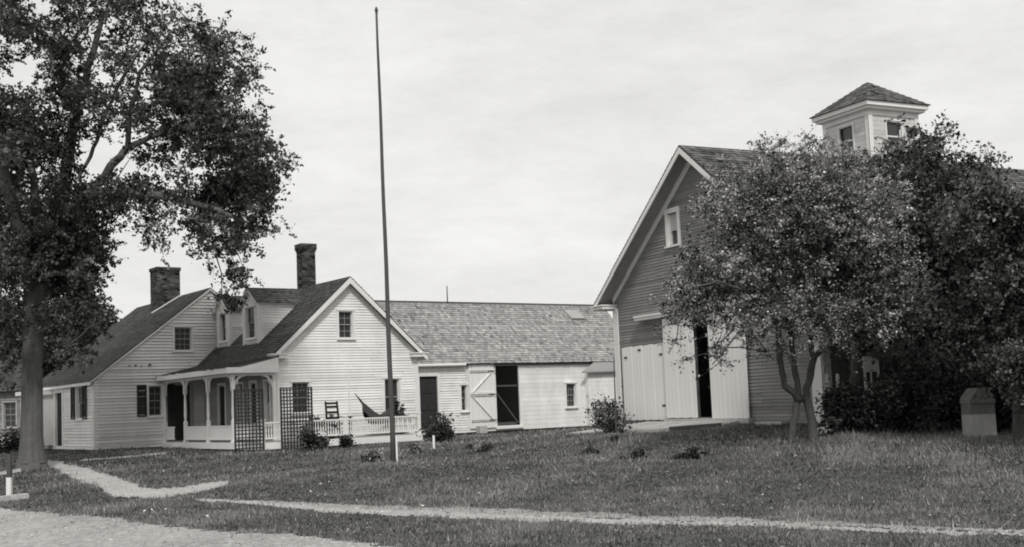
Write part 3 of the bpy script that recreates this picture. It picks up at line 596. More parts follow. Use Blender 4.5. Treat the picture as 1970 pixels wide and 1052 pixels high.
# hammock
hA = onv(HF, 682, 755, -1.3); hB = onv(HF, 768, 772, -.7); ht = thing('hammock', 'dark canvas hammock slung over the porch behind the railing', 'hammock', HF, (hA[0], hA[1], hA[2]))
OFF[ht.name] = np.array(hA)
def ham():
    n, k = 18, 7; V = []; A = hA + np.array([.32, .05, -.42]); B = hB + np.array([-.28, 0, -.25])
    for i in range(n + 1):
        f = i / n; c = A * (1 - f) + B * f; sag = .42 * 4 * f * (1 - f); w = .10 + .38 * sin(pi * f) ** .6
        for j in range(k): g = j / (k - 1) * 2 - 1; V.append((c[0] + .06 * g, c[1] + w * g, c[2] - sag - .20 * (1 - g * g) * sin(pi * f) + .12 * abs(g)))
    fs = [(i * k + j, i * k + j + 1, (i + 1) * k + j + 1, (i + 1) * k + j) for i in range(n) for j in range(k - 1)]
    m_ = MB(); m_.add(V, fs); m_.build('hammock_bed', CANVAS, ht, smooth=True)
    m_ = MB()
    for j in range(k): m_.tube([tuple(hA), V[j]], [.008, .008], 4); m_.tube([tuple(hB), V[n * k + j]], [.008, .008], 4)
    m_.build('cords', CANVAS, ht)
    for s_ in (0, k - 1):
        m_ = MB()
        for i in range(0, n, 1):
            a, b = V[i * k + s_], V[(i + 1) * k + s_]; m_.add([a, b, (b[0], b[1], b[2] - .30 - .04 * (i % 2)), (a[0], a[1], a[2] - .30 - .04 * ((i + 1) % 2))], [(0, 1, 2, 3)])
        m_.build('valance', CANVAS, ht)
ham()
hp = onv(HF, 673, 800, -1.3); hs_ = thing('hammock_post', 'slender pale upright post on the porch between chair and hammock', 'post', HF, (hp[0], hp[1], DZ))
MB().tube([(hp[0], hp[1], DZ), (hp[0], hp[1], 2.85)], [.035, .028], 8).build('post', TRIM, hs_); MB().box(hp[0] - .12, hp[0] + .12, hp[1] - .12, hp[1] + .12, DZ, DZ + .03).build('base', TRIM, hs_)
MB().box(hp[0] - .012, hp[0] + .012, hp[1] - .012, hp[1] + .012, 2.85, 2.90).build('tip', TRIM, hs_)
# ================================================================ LINK BUILDING
LV, LE, LR, LD = 2.225, 3.38, 5.96, 2.8; U0, U1 = Wl + .02, 19.0; gk = .55
link = thing('carriage_shed', 'long low white shed with silvery shingle roof joining the house to the barn', 'shed', HF, (U0, LV, gk))
lk = Pl('v', LV); D1 = (7.06, 7.9, .72, 2.87); W1 = (9.0, 9.28, 1.42, 2.46); D2 = (10.72, 11.9, .72, 3.27); W2 = (14.38, 14.9, 1.4, 2.4)
mb = MB(); clap(mb, lk, lambda z: (U0, 9.3), gk + .0, LE, .10, [D1, W1]); clap(mb, lk, lambda z: (9.3, U1), gk + .0, LE, .19, [W1, D2, W2], seg=(3, 5), lip=.008); mb.build('wall_boards', LIME, link, kind='stuff')
MB().box(U0, U1, LV + .08, LV + .3, gk - .4, gk + .02).build('foundation', STONED, link)
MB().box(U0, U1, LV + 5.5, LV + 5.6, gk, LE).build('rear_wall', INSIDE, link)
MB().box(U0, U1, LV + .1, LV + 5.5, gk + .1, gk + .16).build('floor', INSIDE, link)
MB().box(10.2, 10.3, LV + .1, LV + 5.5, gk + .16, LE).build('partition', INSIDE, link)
s2 = (LR - LE) / LD; rs = [((U0 - .9, LV - .16, LE + .10 - s2 * .16), (U1 - U0 + .9, 0, 0), (0, LD + .16, s2 * (LD + .16))), ((U0 - .9, LV + 2 * LD + .16, LE + .10 - s2 * .16), (U1 - U0 + .9, 0, 0), (0, -(LD + .16), s2 * (LD + .16)))]
# the front slope starts beside the wing roof
rs[0] = ((U0, LV - .16, LE + .10 - s2 * .16), (U1 - U0, 0, 0), (0, LD + .16, s2 * (LD + .16)))
rs.append(((U0 - 1.5, LV + 1.5, LE + .10 + s2 * 1.5), (1.5, 0, 0), (0, LD - 1.5, s2 * (LD - 1.5))))
lroof = roof(link, rs, ROOFL, exp=.15)
MB().bar((U0 - 1.5, LV + LD, LR + .14), (U1, LV + LD, LR + .14), .16, .04).build('ridge_cap', ROOFD, link)
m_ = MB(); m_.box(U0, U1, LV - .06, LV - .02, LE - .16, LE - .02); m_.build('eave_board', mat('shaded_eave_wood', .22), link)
m_ = MB(); ge = LE - .12; m_.tube([(U0 + .2, LV - .2, ge), (9.15, LV - .2, ge + .02)], [.055, .055], 8); m_.build('gutter', TRIM, link)
m_ = MB(); m_.tube([(U0 + .22, LV - .2, ge - .02), (U0 + .22, LV - .1, ge - .5), (U0 + .22, LV - .08, gk + .1)], [.04, .035, .035], 8); m_.build('downspout', TRIM, link)
# skylight, rod, ext lean-to
def onroof(px, py): return hit(HF, px, py, (0, -s2, 1), LE + .10 - s2 * LV)
q = onroof(1104, 606); nS = np.array([0, -s2, 1]) / sqrt(1 + s2 * s2); tS = np.array([0, 1, s2]) / sqrt(1 + s2 * s2)
m_ = MB(); P = []
a_, b_ = .48, .36
for lift in (.02, .13):
    for i, j in ((-1, -1), (1, -1), (1, 1), (-1, 1)): P.append(q + np.array([a_ * i * .8, 0, 0]) + tS * b_ * j + nS * (lift if j < 0 or lift < .1 else .06))
m_.add(P, [(4, 5, 6, 7), (0, 1, 5, 4), (1, 2, 6, 5), (2, 3, 7, 6), (3, 0, 4, 7)]); sk = m_.build('roof_hatch', SASH, link)
rq = onv(HF, 861, 585, LV + LD); MB().tube([(rq[0], rq[1], LR), (rq[0], rq[1], LR + .85)], [.03, .02], 6).build('lightning_rod', IRON, link)
e0 = onv(HF, 1120, 714, LV - .45); t0 = onv(HF, 1150, 692, LV - .16); eu1 = 18.8; ez = e0[2]
m_ = MB(); m_.add([(e0[0], LV - .45, ez), (eu1, LV - .45, ez + .05), (eu1, LV - .1, t0[2] + .03), (t0[0], LV - .1, t0[2] + .03), (e0[0], LV - .45, ez - .06), (eu1, LV - .45, ez - .01), (eu1, LV - .1, t0[2] - .1), (t0[0], LV - .1, t0[2] - .1)],
    [(0, 1, 2, 3), (0, 4, 5, 1), (7, 6, 5, 4), (0, 3, 7, 4)]); m_.build('lean_roof', ROOFL, link)
mb = MB(); clap(mb, Pl('v', LV - .25), lambda z: (e0[0] + .45, eu1), gk, ez - .02, .19, seg=(3, 5), lip=.008); mb.add([(e0[0] + .45, LV - .25, gk), (e0[0] + .45, LV, gk), (e0[0] + .45, LV, ez + .1), (e0[0] + .45, LV - .25, ez)], [(0, 1, 2, 3)]); mb.build('lean_wall', LIME, link, kind='stuff')
window(link, lk, *W1, cols=1, rows=4, case=.05); window(link, lk, *W2, cols=3, rows=4, case=.06)
dm = MB(); lk.box(dm, D1[0], D1[1], D1[2], D1[3], -.12, -.07); d_ = dm.build('door', DARKW, link)
for i in range(2):
    for j in range(3): pn = MB(); lk.box(pn, D1[0] + .08 + .37 * i, D1[0] + .39 + .37 * i, D1[2] + .1 + .68 * j, D1[2] + .66 + .68 * j, -.071, -.055); pn.build('panel', DARKW, d_)
m_ = MB(); lk.box(m_, D1[0] - .08, D1[0], D1[2], D1[3] + .08, -.05, .03); lk.box(m_, D1[1], D1[1] + .08, D1[2], D1[3] + .08, -.05, .03); lk.box(m_, D1[0], D1[1], D1[3], D1[3] + .08, -.05, .03); m_.build('door_casing', TRIM, d_)
# open plank doorway and its leaf folded back against the wall
m_ = MB(); lk.box(m_, D2[0] - .06, D2[0], D2[2], D2[3] + .05, -.05, .02); lk.box(m_, D2[1], D2[1] + .06, D2[2], D2[3] + .05, -.05, .02); lk.box(m_, D2[0] - .1, D2[1] + .1, D2[2] - .1, D2[2], -.1, .12); m_.build('doorway_frame', TRIM, link)
m_ = MB(); lk.box(m_, D2[0], D2[1], 2.35, 2.42, -.16, -.12); m_.bar(lk.p(D2[0] + .05, 2.15, -.1), lk.p(D2[1] - .05, .85, -.1), .03, .05); lk.box(m_, D2[0], D2[1], .74, .88, -.2, -.15); m_.build('stall_gate', POLE, link)
dl = MB(); lk.box(dl, 9.36, 10.6, .70, 3.3, .035, .05); leaf = dl.build('open_door', LIME, link)
for i in range(8): u = 9.36 + i * .155; lk.piece('plank', LIME, leaf, u + .004, u + .151, .69, 3.31, .051, .07 + .004 * (i % 2))
for z in (.95, 1.98, 2.08, 2.95): lk.piece('batten', STONE if z != 2.08 else LIME, leaf, 9.42, 10.54, z, z + .09, .078, .10)
br = MB(); br.bar(lk.p(9.5, 2.15, .09), lk.p(10.45, 2.95, .09), .02, .08, up=(0, 1, 0)); br.bar(lk.p(9.5, 1.98, .09), lk.p(10.45, 1.05, .09), .02, .08, up=(0, 1, 0)); br.build('brace', LIME, leaf)
for z in (1.0, 2.05, 3.0): hg = MB(); lk.box(hg, 10.3, 10.68, z - .02, z + .02, .101, .108); hg.build('hinge', IRON, leaf)
m_ = MB(); lk.box(m_, 9.5, 9.85, .5, .78, .25, .55); tag(m_.build('stone_step', STONE), 'small pale stone block on the ground below the open plank door', 'stone')
bpy.data.objects['stone_step'].location = (HF[1], HF[2], 0); bpy.data.objects['stone_step'].rotation_euler.z = HF[0]
# ================================================================ BARN
BW, BE, BR, BL, gb = 9.792, 4.90, 8.73, 19.5, .80
barn = thing('barn', 'tall weathered barn with white doors, steep gable and cupola on its ridge', 'barn', BF, (0, 0, gb))
bp_ = Pl('v', 0); 
DA = (.45, 2.86, .97, 3.27); DG = (4.45, 5.28, 1.05, 3.98); BWn = (3.36, 3.86, 6.16, 7.12)
mb = MB(); clap(mb, bp_, gl(BW, BE, BR), gb - .05, BR, .092, [DG, BWn], seg=(2.0, 4.5), lip=.02)
clap(mb, Pl('u', BW, -1), lambda z: (0, BL), gb - .05, BE, .21, seg=(3, 5), lip=.03); clap(mb, Pl('u', 0), lambda z: (0, BL), gb - .05, BE, .3, seg=(4, 8), lip=.03)
mb.build('clapboards', BARNW, barn, kind='stuff')
MB().box(0, BW, BL - .1, BL, gb, BE).build('rear_wall', BARNW, barn)
m_ = MB().box(.05, BW - .05, .03, .5, gb - .5, gb + .02); m_.build('sill_stones', STONED, barn)
MB().box(.1, BW - .1, .1, BL - .2, gb + .1, gb + .2).build('floor', INSIDE, barn)
bs = (BR - BE) / (BW / 2); BOV, BOU = .55, .42; bc = .14; RZB = lambda u: BE + bc + bs * u
roof(barn, [((-BOU, -BOV, RZB(-BOU)), (0, BL + BOV + .3, 0), (BW / 2 + BOU, 0, bs * (BW / 2 + BOU))),
            ((BW + BOU, -BOV, RZB(-BOU)), (0, BL + BOV + .3, 0), (-(BW / 2 + BOU), 0, bs * (BW / 2 + BOU)))], ROOFB, exp=.16, th=.10, w=(.12, .22))
rake(barn, bp_, BW, BE + bc, bs, BOU, BOV + .012, h=.14, drop=.06, name='rake_board')
rake(barn, bp_, BW, BE + bc, bs, 0, .05, h=.20, drop=.12, name='frieze_board')
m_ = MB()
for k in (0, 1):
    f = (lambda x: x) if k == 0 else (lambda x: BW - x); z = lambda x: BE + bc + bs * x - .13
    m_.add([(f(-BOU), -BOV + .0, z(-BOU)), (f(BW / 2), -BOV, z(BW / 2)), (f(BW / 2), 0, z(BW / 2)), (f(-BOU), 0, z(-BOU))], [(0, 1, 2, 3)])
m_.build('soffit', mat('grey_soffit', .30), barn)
for a, b in ((-BOU, .16), (BW - .16, BW + BOU)): m_ = MB(); bp_.box(m_, a, b, BE - .34, BE - .24, -.02, BOV); bp_.box(m_, a - .03, b + .03, BE - .24, BE - .20, -.02, BOV + .05); m_.build('cornice_return', TRIM, barn)
m_ = MB(); m_.box(-BOU - .02, -BOU, -BOV, BL, BE - .36, BE - .20); m_.box(BW + BOU, BW + BOU + .02, -BOV, BL, BE - .36, BE - .2); m_.build('eave_board', TRIM, barn)
m_ = MB(); bp_.box(m_, -.03, .24, gb, BE - .34, -.03, .05); m_.build('corner_board', TRIM, barn); m_ = MB(); bp_.box(m_, BW - .36, BW + .03, gb - .02, BE - .34, -.03, .05); m_.build('corner_board', TRIM, barn)
m_ = MB(); m_.box(BW + .0, BW + .05, 0, .25, gb, BE - .34); m_.build('corner_board', TRIM, barn)
window(barn, bp_, *BWn, cols=1, rows=2, case=.13, blind=True)
bpy.data.objects['blind'].location = (0, -.09, 0)
# doors
def plank_door(u0, u1, z0, z1, d, n, hinges=True, w=None):
    m_ = MB(); bp_.box(m_, u0 + .02, u1 - .02, z0, z1, d - .04, d - .012); dd = m_.build('door', LIME, barn)
    for i in range(n): a = u0 + (u1 - u0) * i / n; b = u0 + (u1 - u0) * (i + 1) / n; bp_.piece('plank', LIME, dd, a + .0012, b - .0012, z0 - .01 + .01 * (i % 2), z1 + .01 * (i % 3), d - .011, d + .010 + .003 * ((i * 7) % 3))
    return dd
dd = plank_door(DA[0], DA[1], DA[2], DA[3], .06, 12)
for (a, z) in ((.6, 2.95), (1.42, 3.15), (2.62, 2.95), (2.66, 1.4)): h_ = MB(); bp_.box(h_, a, a + .16, z - .03, z + .03, .071, .09); h_.build('hinge', IRON, dd)
m_ = MB(); bp_.box(m_, DA[1] + .01, DA[1] + .09, DA[2], DA[3] + .5, -.02, .03); m_.build('jamb', DARKW, barn)
plank_door(2.97, 4.52, 1.03, 4.0, .14, 7); plank_door(5.26, 6.93, 1.0, 3.95, .14, 8)
m_ = MB(); bp_.box(m_, 1.55, 8.0, 4.05, 4.14, .05, .24); bp_.box(m_, 1.55, 8.0, 4.141, 4.20, .05, .28); m_.build('door_track_hood', TRIM, barn)
m_ = MB(); bp_.box(m_, 4.3, 5.3, 1.85, 1.95, -.5, -.44); bp_.box(m_, 4.62, 4.72, 1.2, 3.9, -.9, -.8); m_.build('stall_rail', INSIDE, barn)
m_ = MB(); bp_.box(m_, 2.9, 7.0, .86, 1.0, 0.03, .22); m_.build('door_sill', STONE, barn)
# earth and plank ramp
m_ = MB(); top = [(2.0, -.22, .93), (6.55, -.22, .93), (6.9, -1.05, .84), (.9, -2.5, .66), (-.2, -2.1, .62)]; fl_ = [(p[0], p[1], .35) for p in top]
m_.add(top + fl_, [(0, 1, 2, 3, 4), (9, 8, 7, 6, 5), (1, 6, 7, 2), (2, 7, 8, 3), (3, 8, 9, 4), (4, 9, 5, 0)]); rm = m_.build('ramp', DIRT); rm.location = (BF[1], BF[2], 0); rm.rotation_euler.z = BF[0]; tag(rm, 'pale earthen ramp sloping up to the big barn doors', 'ramp')
m_ = MB().bar((5.2, -1.54, .78), (6.95, -1.12, .86), .12, .09); rb = m_.build('timber_edging', POLE, rm); OFF[rb.name] = np.zeros(3)
m_ = MB().box(7.6, 8.7, -.5, -.1, .6, .90); st = m_.build('door_step', STONE); st.location = (BF[1], BF[2], 0); st.rotation_euler.z = BF[0]; tag(st, 'low stone slab at the foot of the barn wall right of the white doors', 'stone slab')
# cupola
cu, cv, cs, cz0, cz1 = BW / 2, 6.8, 1.0, 8.0, 10.25
cup = MB(); 
for pl_, c0 in ((Pl('v', cv - cs), cu), (Pl('u', cu + cs, -1), cv), (Pl('v', cv + cs, -1), cu), (Pl('u', cu - cs), cv)):
    clap(cup, pl_, lambda z, c0=c0: (c0 - cs, c0 + cs), cz0, cz1, .14, [(c0 - .3, c0 + .3, 8.9, 9.86)], seg=(3, 4), lip=.008)
cp = cup.build('cupola', mat('weathered_cupola_paint', .56, scale=2, amt=.2, tone=.15), barn)
for pl_, c0 in ((Pl('v', cv - cs), cu), (Pl('u', cu + cs, -1), cv)):
    w_ = MB(); pl_.box(w_, c0 - .36, c0 - .3, 8.84, 9.92, -.03, .03); pl_.box(w_, c0 + .3, c0 + .36, 8.84, 9.92, -.03, .03); pl_.box(w_, c0 - .3, c0 + .3, 9.86, 9.92, -.03, .03); pl_.box(w_, c0 - .3, c0 + .3, 8.84, 8.9, -.03, .05)
    pl_.box(w_, c0 - .3, c0 + .3, 9.36, 9.41, -.08, -.04); w_.build('window_casing', PAINT2, cp)
    for z0_, z1_ in ((8.9, 9.36), (9.41, 9.86)): g_ = MB(); pl_.box(g_, c0 - .3, c0 + .3, z0_, z1_, -.08, -.07); g_.build('pane', GLASS, cp)
    t_ = MB(); pl_.box(t_, c0 - cs - .03, c0 - cs + .13, cz0, cz1 - .25, -.01, .03); pl_.box(t_, c0 + cs - .13, c0 + cs + .029, cz0, cz1 - .25, -.01, .03); pl_.box(t_, c0 - cs - .03, c0 + cs + .03, cz1 - .25, cz1, -.01, .04); t_.build('trim_boards', PAINT2, cp)
e_ = cs + .26; c_ = MB().box(cu - e_, cu + e_, cv - e_, cv + e_, cz1, cz1 + .13); c_.box(cu - cs - .18, cu + cs + .18, cv - cs - .18, cv + cs + .18, cz1 - .08, cz1 - .001); c_.build('cornice', TRIM, cp)
r_ = MB(); e2 = e_ + .05; za, zb_ = cz1 + .132, 11.35; ap = (cu, cv, zb_)
cn = [(cu - e2, cv - e2, za), (cu + e2, cv - e2, za), (cu + e2, cv + e2, za), (cu - e2, cv + e2, za)]
rr = MB().add(cn + [ap], [(0, 1, 4), (1, 2, 4), (2, 3, 4), (3, 0, 4), (3, 2, 1, 0)]); rr.build('roof', ROOFB, cp)
cs_ = MB()
for k in range(4):
    A_, B_ = np.array(cn[k]), np.array(cn[(k + 1) % 4]); Ap = np.array(ap); nr = 10
    nn = np.cross(B_ - A_, Ap - A_); nn /= np.linalg.norm(nn)
    for i in range(nr):
        f0, f1 = i / nr, (i + 1) / nr; a0, b0 = A_ + (Ap - A_) * f0, B_ + (Ap - B_) * f0; a1, b1 = A_ + (Ap - A_) * f1, B_ + (Ap - B_) * f1
        m = max(1, int(np.linalg.norm(b0 - a0) / .16))
        for j in range(m):
            q0 = a0 + (b0 - a0) * j / m; q1 = a0 + (b0 - a0) * (j + .96) / m; q2 = a1 + (b1 - a1) * (j + .96) / m; q3 = a1 + (b1 - a1) * j / m
            cs_.add([q0 + nn * .025, q1 + nn * .025, q2 + nn * .006, q3 + nn * .006, q0, q1], [(0, 1, 2, 3), (4, 5, 1, 0)], random.gauss(0, .5))
cs_.build('shingles', ROOFB, cp, kind='stuff')
# ================================================================ FLAGPOLE and other poles
fb = grd(757, 890); ft = at(724.5, 28, fb[1] + .35)
fpo = thing('flagpole', 'very tall bare wooden flagpole leaning slightly on the front lawn', 'flagpole', None, tuple(fb))
n_ = 14; m_ = MB(); P_ = [fb + (ft - fb) * k / n_ + np.array([.005 * sin(k * 1.3), 0, 0]) for k in range(n_ + 1)]; P_[0][2] -= .3
m_.tube(P_, [.072 - .042 * (k / n_) for k in range(n_ + 1)], 10, .03); m_.build('pole', POLE, fpo, smooth=True)
m_ = MB(); m_.tube([P_[-1], P_[-1] + np.array([0, 0, .12]), P_[-1] + np.array([0, 0, .2])], [.03, .05, .015], 8); m_.build('pole_cap', POLE, fpo)
m_ = MB(); sx = fb + np.array([.11, -.02, 0]); m_.box(sx[0] - .035, sx[0] + .01, sx[1] - .03, sx[1] + .03, sx[2] - .2, sx[2] + .7); m_.build('base_stake', TRIM, fpo)
tb = grd(1186, 842); th_ = thing('thin_post', 'thin dark stake rising among the bushes at the left corner of the barn', 'stake', None, tuple(tb)); tp = at(1181, 690, tb[1])
MB().tube([tb, tp], [.022, .014], 6).build('post', POLE, th_); MB().tube([tp, tp + np.array([.0, 0, .06])], [.02, .006], 6).build('post_tip', POLE, th_)
sb = grd(835, 862); tag(MB().box(sb[0] - .03, sb[0] + .03, sb[1] - .03, sb[1] + .03, sb[2] - .1, sb[2] + .38).build('garden_stake', TRIM), 'short white stake in the grass in front of the dark rose bush', 'stake')
# ================================================================ TREES AND SHRUBS
def px_blobs(bl, Y, dy, leaves, size, seedlimbs, parent, m, twm, sub=7, sig=.16, name='crown', flat=.75, tone_sd=.45, up=.0, conn=True, dens=1.):
    """bl: (px,py,radius_px,weight) seen blobs of crown; each becomes a ball of leaf clumps in depth"""
    cen = []; TWQ = []; tw = MB(); LP = np.concatenate([np.array([np.array(l[i]) * (1 - f) + np.array(l[i + 1]) * f for i in range(len(l) - 1) for f in (0, .25, .5, .75)]) for l in seedlimbs]) if seedlimbs else None
    tot = sum(b[2] ** 2 * b[3] for b in bl)
    bl = [tuple(b[:4]) + (Y + random.uniform(-dy, dy) if len(b) < 5 else b[4],) for b in bl]
    if LP is not None: bl.sort(key=lambda b: np.linalg.norm(LP - at(b[0], b[1], b[4]), axis=1).min())
    for b in bl:
        Yb = Y + random.uniform(-dy, dy) if len(b) < 5 else b[4]; c = at(b[0], b[1], Yb); r = b[2] * Yb / F
        n = int(leaves * b[2] ** 2 * b[3] / tot); per = 26; k = max(6, n // per)
        # sprays: short drooping twigs pointing outwards from the blob, leaves strung along each
        sc = R.normal(size=(k, 3)); sc /= np.linalg.norm(sc, axis=1)[:, None]; rad = r * R.uniform(.1, 1.05, k) ** .7
        st = c + sc * rad[:, None] * np.array([1, 1.3, flat]); dr = sc * .8 + R.normal(0, .6, (k, 3)) + np.array([0, 0, -.15]); dr /= np.linalg.norm(dr, axis=1)[:, None]
        ln = (.30 + .45 * r) * R.lognormal(0, .35, k); en = st + dr * ln[:, None]; w = R.random(k) + .3; w /= w.sum(); which = R.choice(k, n, p=w); f = R.random(n) ** .8
        pts = st[which] + (en - st)[which] * f[:, None] + R.normal(size=(n, 3)) * (sig * .62 * (1.15 - .6 * f))[:, None] * np.array([1, 1, .7]); pts[:, 2] -= .12 * ln[which] * f ** 2
        cen.append(np.c_[pts, np.repeat(.22 * R.normal(), n) + .28 * R.normal(size=k)[which]])
        xw = np.cross(dr, R.normal(size=(k, 3))); xw /= np.linalg.norm(xw, axis=1)[:, None]; e3 = en.copy(); e3[:, 2] -= .12 * ln
        TWQ.append(np.stack([st - xw * .007, st + xw * .007, e3 + xw * .002, e3 - xw * .002], 1))
        if conn and LP is not None:
            d = np.linalg.norm(LP - c, axis=1); p0 = LP[d.argmin()]; mid = (p0 + c) / 2 + np.array([0, 0, .12 * np.linalg.norm(c - p0)]) * .6 + R.normal(0, .08, 3)
            L_ = np.linalg.norm(c - p0); LP = np.concatenate([LP, [mid, c]]); r0 = min(.05, .010 + .012 * L_); tw.tube([p0, mid, c], [r0, r0 * .7, r0 * .4], 5, .1)
            for q in st[:min(k, 7)]: tw.tube([mid * .3 + c * .7, (c + q) / 2 + R.normal(0, .05, 3), q], [r0 * .4, r0 * .25, .006], 4)
    A = np.concatenate(cen); P = leafcards(A[:, :3], size, up=up); o = quads(name, P, m, parent, tone=R.normal(0, tone_sd, len(A)) + A[:, 3])
    if tw.v: tw.build('branches', twm, parent, kind='stuff')
    quads('twigs', np.concatenate(TWQ), twm, parent, kind='stuff')
    return o
def limb(mb, px, Ys, rad, n=10, wob=.05):
    pts = [at(x, y, Y) for (x, y), Y in zip(px, Ys)]; fine = []; fr_ = []
    for i in range(len(pts) - 1):
        for k in range(4): f = k / 4; fine.append(pts[i] * (1 - f) + pts[i + 1] * f + R.normal(0, .012, 3) * (1 if i + k else 0)); fr_.append(rad[i] * (1 - f) + rad[i + 1] * f)
    fine.append(pts[-1]); fr_.append(rad[-1]); mb.tube(fine, fr_, n, wob); return fine
# --- great elm at left
tb = grd(62, 905); TY = float(tb[1]); elm = thing('elm_tree', 'huge dark leafy elm with thick straight trunk at the left edge of the lawn', 'tree', None, tuple(tb))
m_ = MB(); base = tb + np.array([-.0, 0, -.2])
tr = [base, tb + np.array([0, 0, .25]), at(61, 840, TY), at(62, 720, TY), at(65, 620, TY), at(70, 560, TY)]
m_.tube([tr[0], tr[1], tr[1] * .5 + tr[2] * .5, tr[2], (tr[2] + tr[3]) / 2, tr[3], tr[4], tr[5]], [.62, .45, .385, .35, .33, .32, .32, .37], 14, .0)
L1 = limb(m_, [(70, 575), (50, 480), (20, 380), (-20, 250), (-50, 120)], [TY, TY, TY - .5, TY - 1, TY - 1], [.34, .26, .2, .14, .08])
L2 = limb(m_, [(72, 580), (95, 500), (130, 420), (165, 380), (230, 370), (330, 380), (420, 405), (480, 430)], [TY, TY, TY, TY - .3, TY - .8, TY - 1.2, TY - 1.5, TY - 1.8], [.33, .28, .25, .2, .16, .12, .08, .04])
L3 = limb(m_, [(165, 385), (215, 320), (245, 285), (300, 260), (380, 230), (450, 190)], [TY, TY, TY + .3, TY + .8, TY + 1.2, TY + 1.5], [.17, .13, .11, .08, .06, .03])
L4 = limb(m_, [(95, 500), (120, 380), (140, 250), (170, 130), (200, 20)], [TY, TY + .4, TY + .8, TY + 1, TY + 1.2], [.24, .2, .16, .12, .07])
L5 = limb(m_, [(150, 345), (175, 300), (195, 240), (235, 150), (290, 70)], [TY, TY, TY - .4, TY - .8, TY - 1], [.05, .06, .06, .05, .03])
L6 = limb(m_, [(245, 285), (250, 220), (270, 140), (330, 60)], [TY + .3, TY, TY - .5, TY - 1], [.09, .08, .06, .03])
L7 = limb(m_, [(50, 480), (70, 400), (60, 300), (50, 180)], [TY, TY + 1, TY + 2, TY + 2.5], [.2, .15, .1, .05])
nr = 28; hh = [i / 40 for i in range(41)]; ctr = [np.array([np.interp(h * 5, range(6), [q[k] for q in tr[1:] + [at(74, 545, TY)]]) for k in range(3)]) for h in hh]
rd = np.interp(hh, [0, .04, .1, .3, .6, .9, 1], [.44, .36, .32, .28, .265, .29, .34]); ph = [random.uniform(0, 6) for _ in range(4)]; V = []
for i, (c, r) in enumerate(zip(ctr, rd)):
    for j in range(nr):
        a = 2 * pi * j / nr; fl_ = 1 + .12 * max(0, 1 - hh[i] * 9) * cos(5 * a + ph[0]); rr = r * fl_ * (1 + .045 * sin(9 * a + ph[1] + 2.2 * sin(i * .31)) + .04 * sin(14 * a + ph[2] + 1.7 * sin(i * .47 + 1)) + random.uniform(-.018, .018))
        V.append((c[0] + rr * cos(a), c[1] + rr * sin(a), c[2]))
m_.add(V, [(i * nr + j, i * nr + (j + 1) % nr, (i + 1) * nr + (j + 1) % nr, (i + 1) * nr + j) for i in range(40) for j in range(nr)])
m_.build('trunk', BARK, elm)
B_ = []
def area(x0, x1, y0, y1, n, r=(28, 46), w=1.):
    for _ in range(n): B_.append((random.uniform(x0, x1), random.uniform(y0, y1), random.uniform(*r), w))
area(-60, 110, 200, 470, 30, (30, 50), 1.2); area(-60, 60, 0, 110, 9, (26, 42), .7); area(90, 150, 100, 300, 9, (26, 40), 1.1); area(-60, 30, -60, 200, 8, (26, 40), .9)
area(160, 240, 60, 220, 9, (24, 36), .6); area(60, 300, -20, 110, 26, (22, 40), .55); area(-20, 140, 90, 260, 14, (26, 42), .9); area(150, 260, 180, 300, 9, (22, 34), .7); area(300, 430, 60, 200, 15, (24, 40), 1.0); area(400, 485, 90, 230, 12, (20, 32), .75)
area(230, 400, 130, 240, 15, (26, 40), 1.15); area(280, 500, 250, 330, 15, (20, 34), .7); area(430, 520, 250, 350, 12, (20, 32), .8)
area(60, 200, 380, 470, 16, (28, 42), 1.3); area(200, 400, 355, 415, 16, (16, 27), 1.2); area(380, 512, 350, 450, 20, (18, 30), 1.1); area(90, 240, 340, 385, 5, (18, 26), .8)
area(-60, 200, 470, 560, 24, (24, 40), 1.1); area(90, 180, 550, 640, 9, (18, 32), .8); area(190, 235, 480, 510, 2, (12, 20), .6)
area(390, 480, 455, 510, 8, (14, 22), 1.0); area(430, 470, 520, 590, 6, (11, 17), 1.1); area(290, 335, 440, 480, 3, (11, 18), .8); area(410, 440, 560, 580, 2, (9, 13), .9)
area(515, 545, 280, 340, 5, (12, 18), .7); area(395, 510, 240, 400, 24, (26, 38), .9); area(330, 470, 180, 300, 12, (24, 36), .7); area(250, 380, 290, 360, 8, (18, 28), .6); area(90, 190, 470, 600, 14, (24, 36), .9); area(-20, 330, -40, 60, 14, (28, 42), .5); area(190, 350, 405, 480, 9, (16, 26), .3); area(60, 330, -60, 20, 12, (26, 40), .6); area(330, 420, 10, 60, 5, (18, 28), .45); area(-60, 30, 560, 680, 8, (26, 40), .9); area(95, 185, 590, 690, 10, (18, 28), .9); area(-40, 30, 600, 720, 5, (20, 30), .8)
B_ += [(558, 312, 9, .5), (573, 318, 6, .5), (545, 325, 9, .5), (550, 300, 7, .5)]
HOLES = [(50, 145, 44, 46), (168, 310, 42, 46), (290, 155, 30, 26), (455, 120, 22, 20), (420, 300, 18, 14), (120, 240, 18, 16), (230, 440, 55, 30), (375, 365, 20, 18), (200, 45, 34, 26), (110, 30, 30, 24), (345, 450, 30, 24), (205, 250, 16, 20)]
B2 = []
for b in B_:
    ok = all(((b[0] - h[0]) / (h[2] + b[2] * .2)) ** 2 + ((b[1] - h[1]) / (h[3] + b[2] * .2)) ** 2 > 1 for h in HOLES)
    if ok: B2.append(b)
px_blobs(B2, TY, 2.6, 165000, .115, [L1, L2, L3, L4, L5, L6, L7], elm, LEAF, BARK, sub=8, sig=.13)
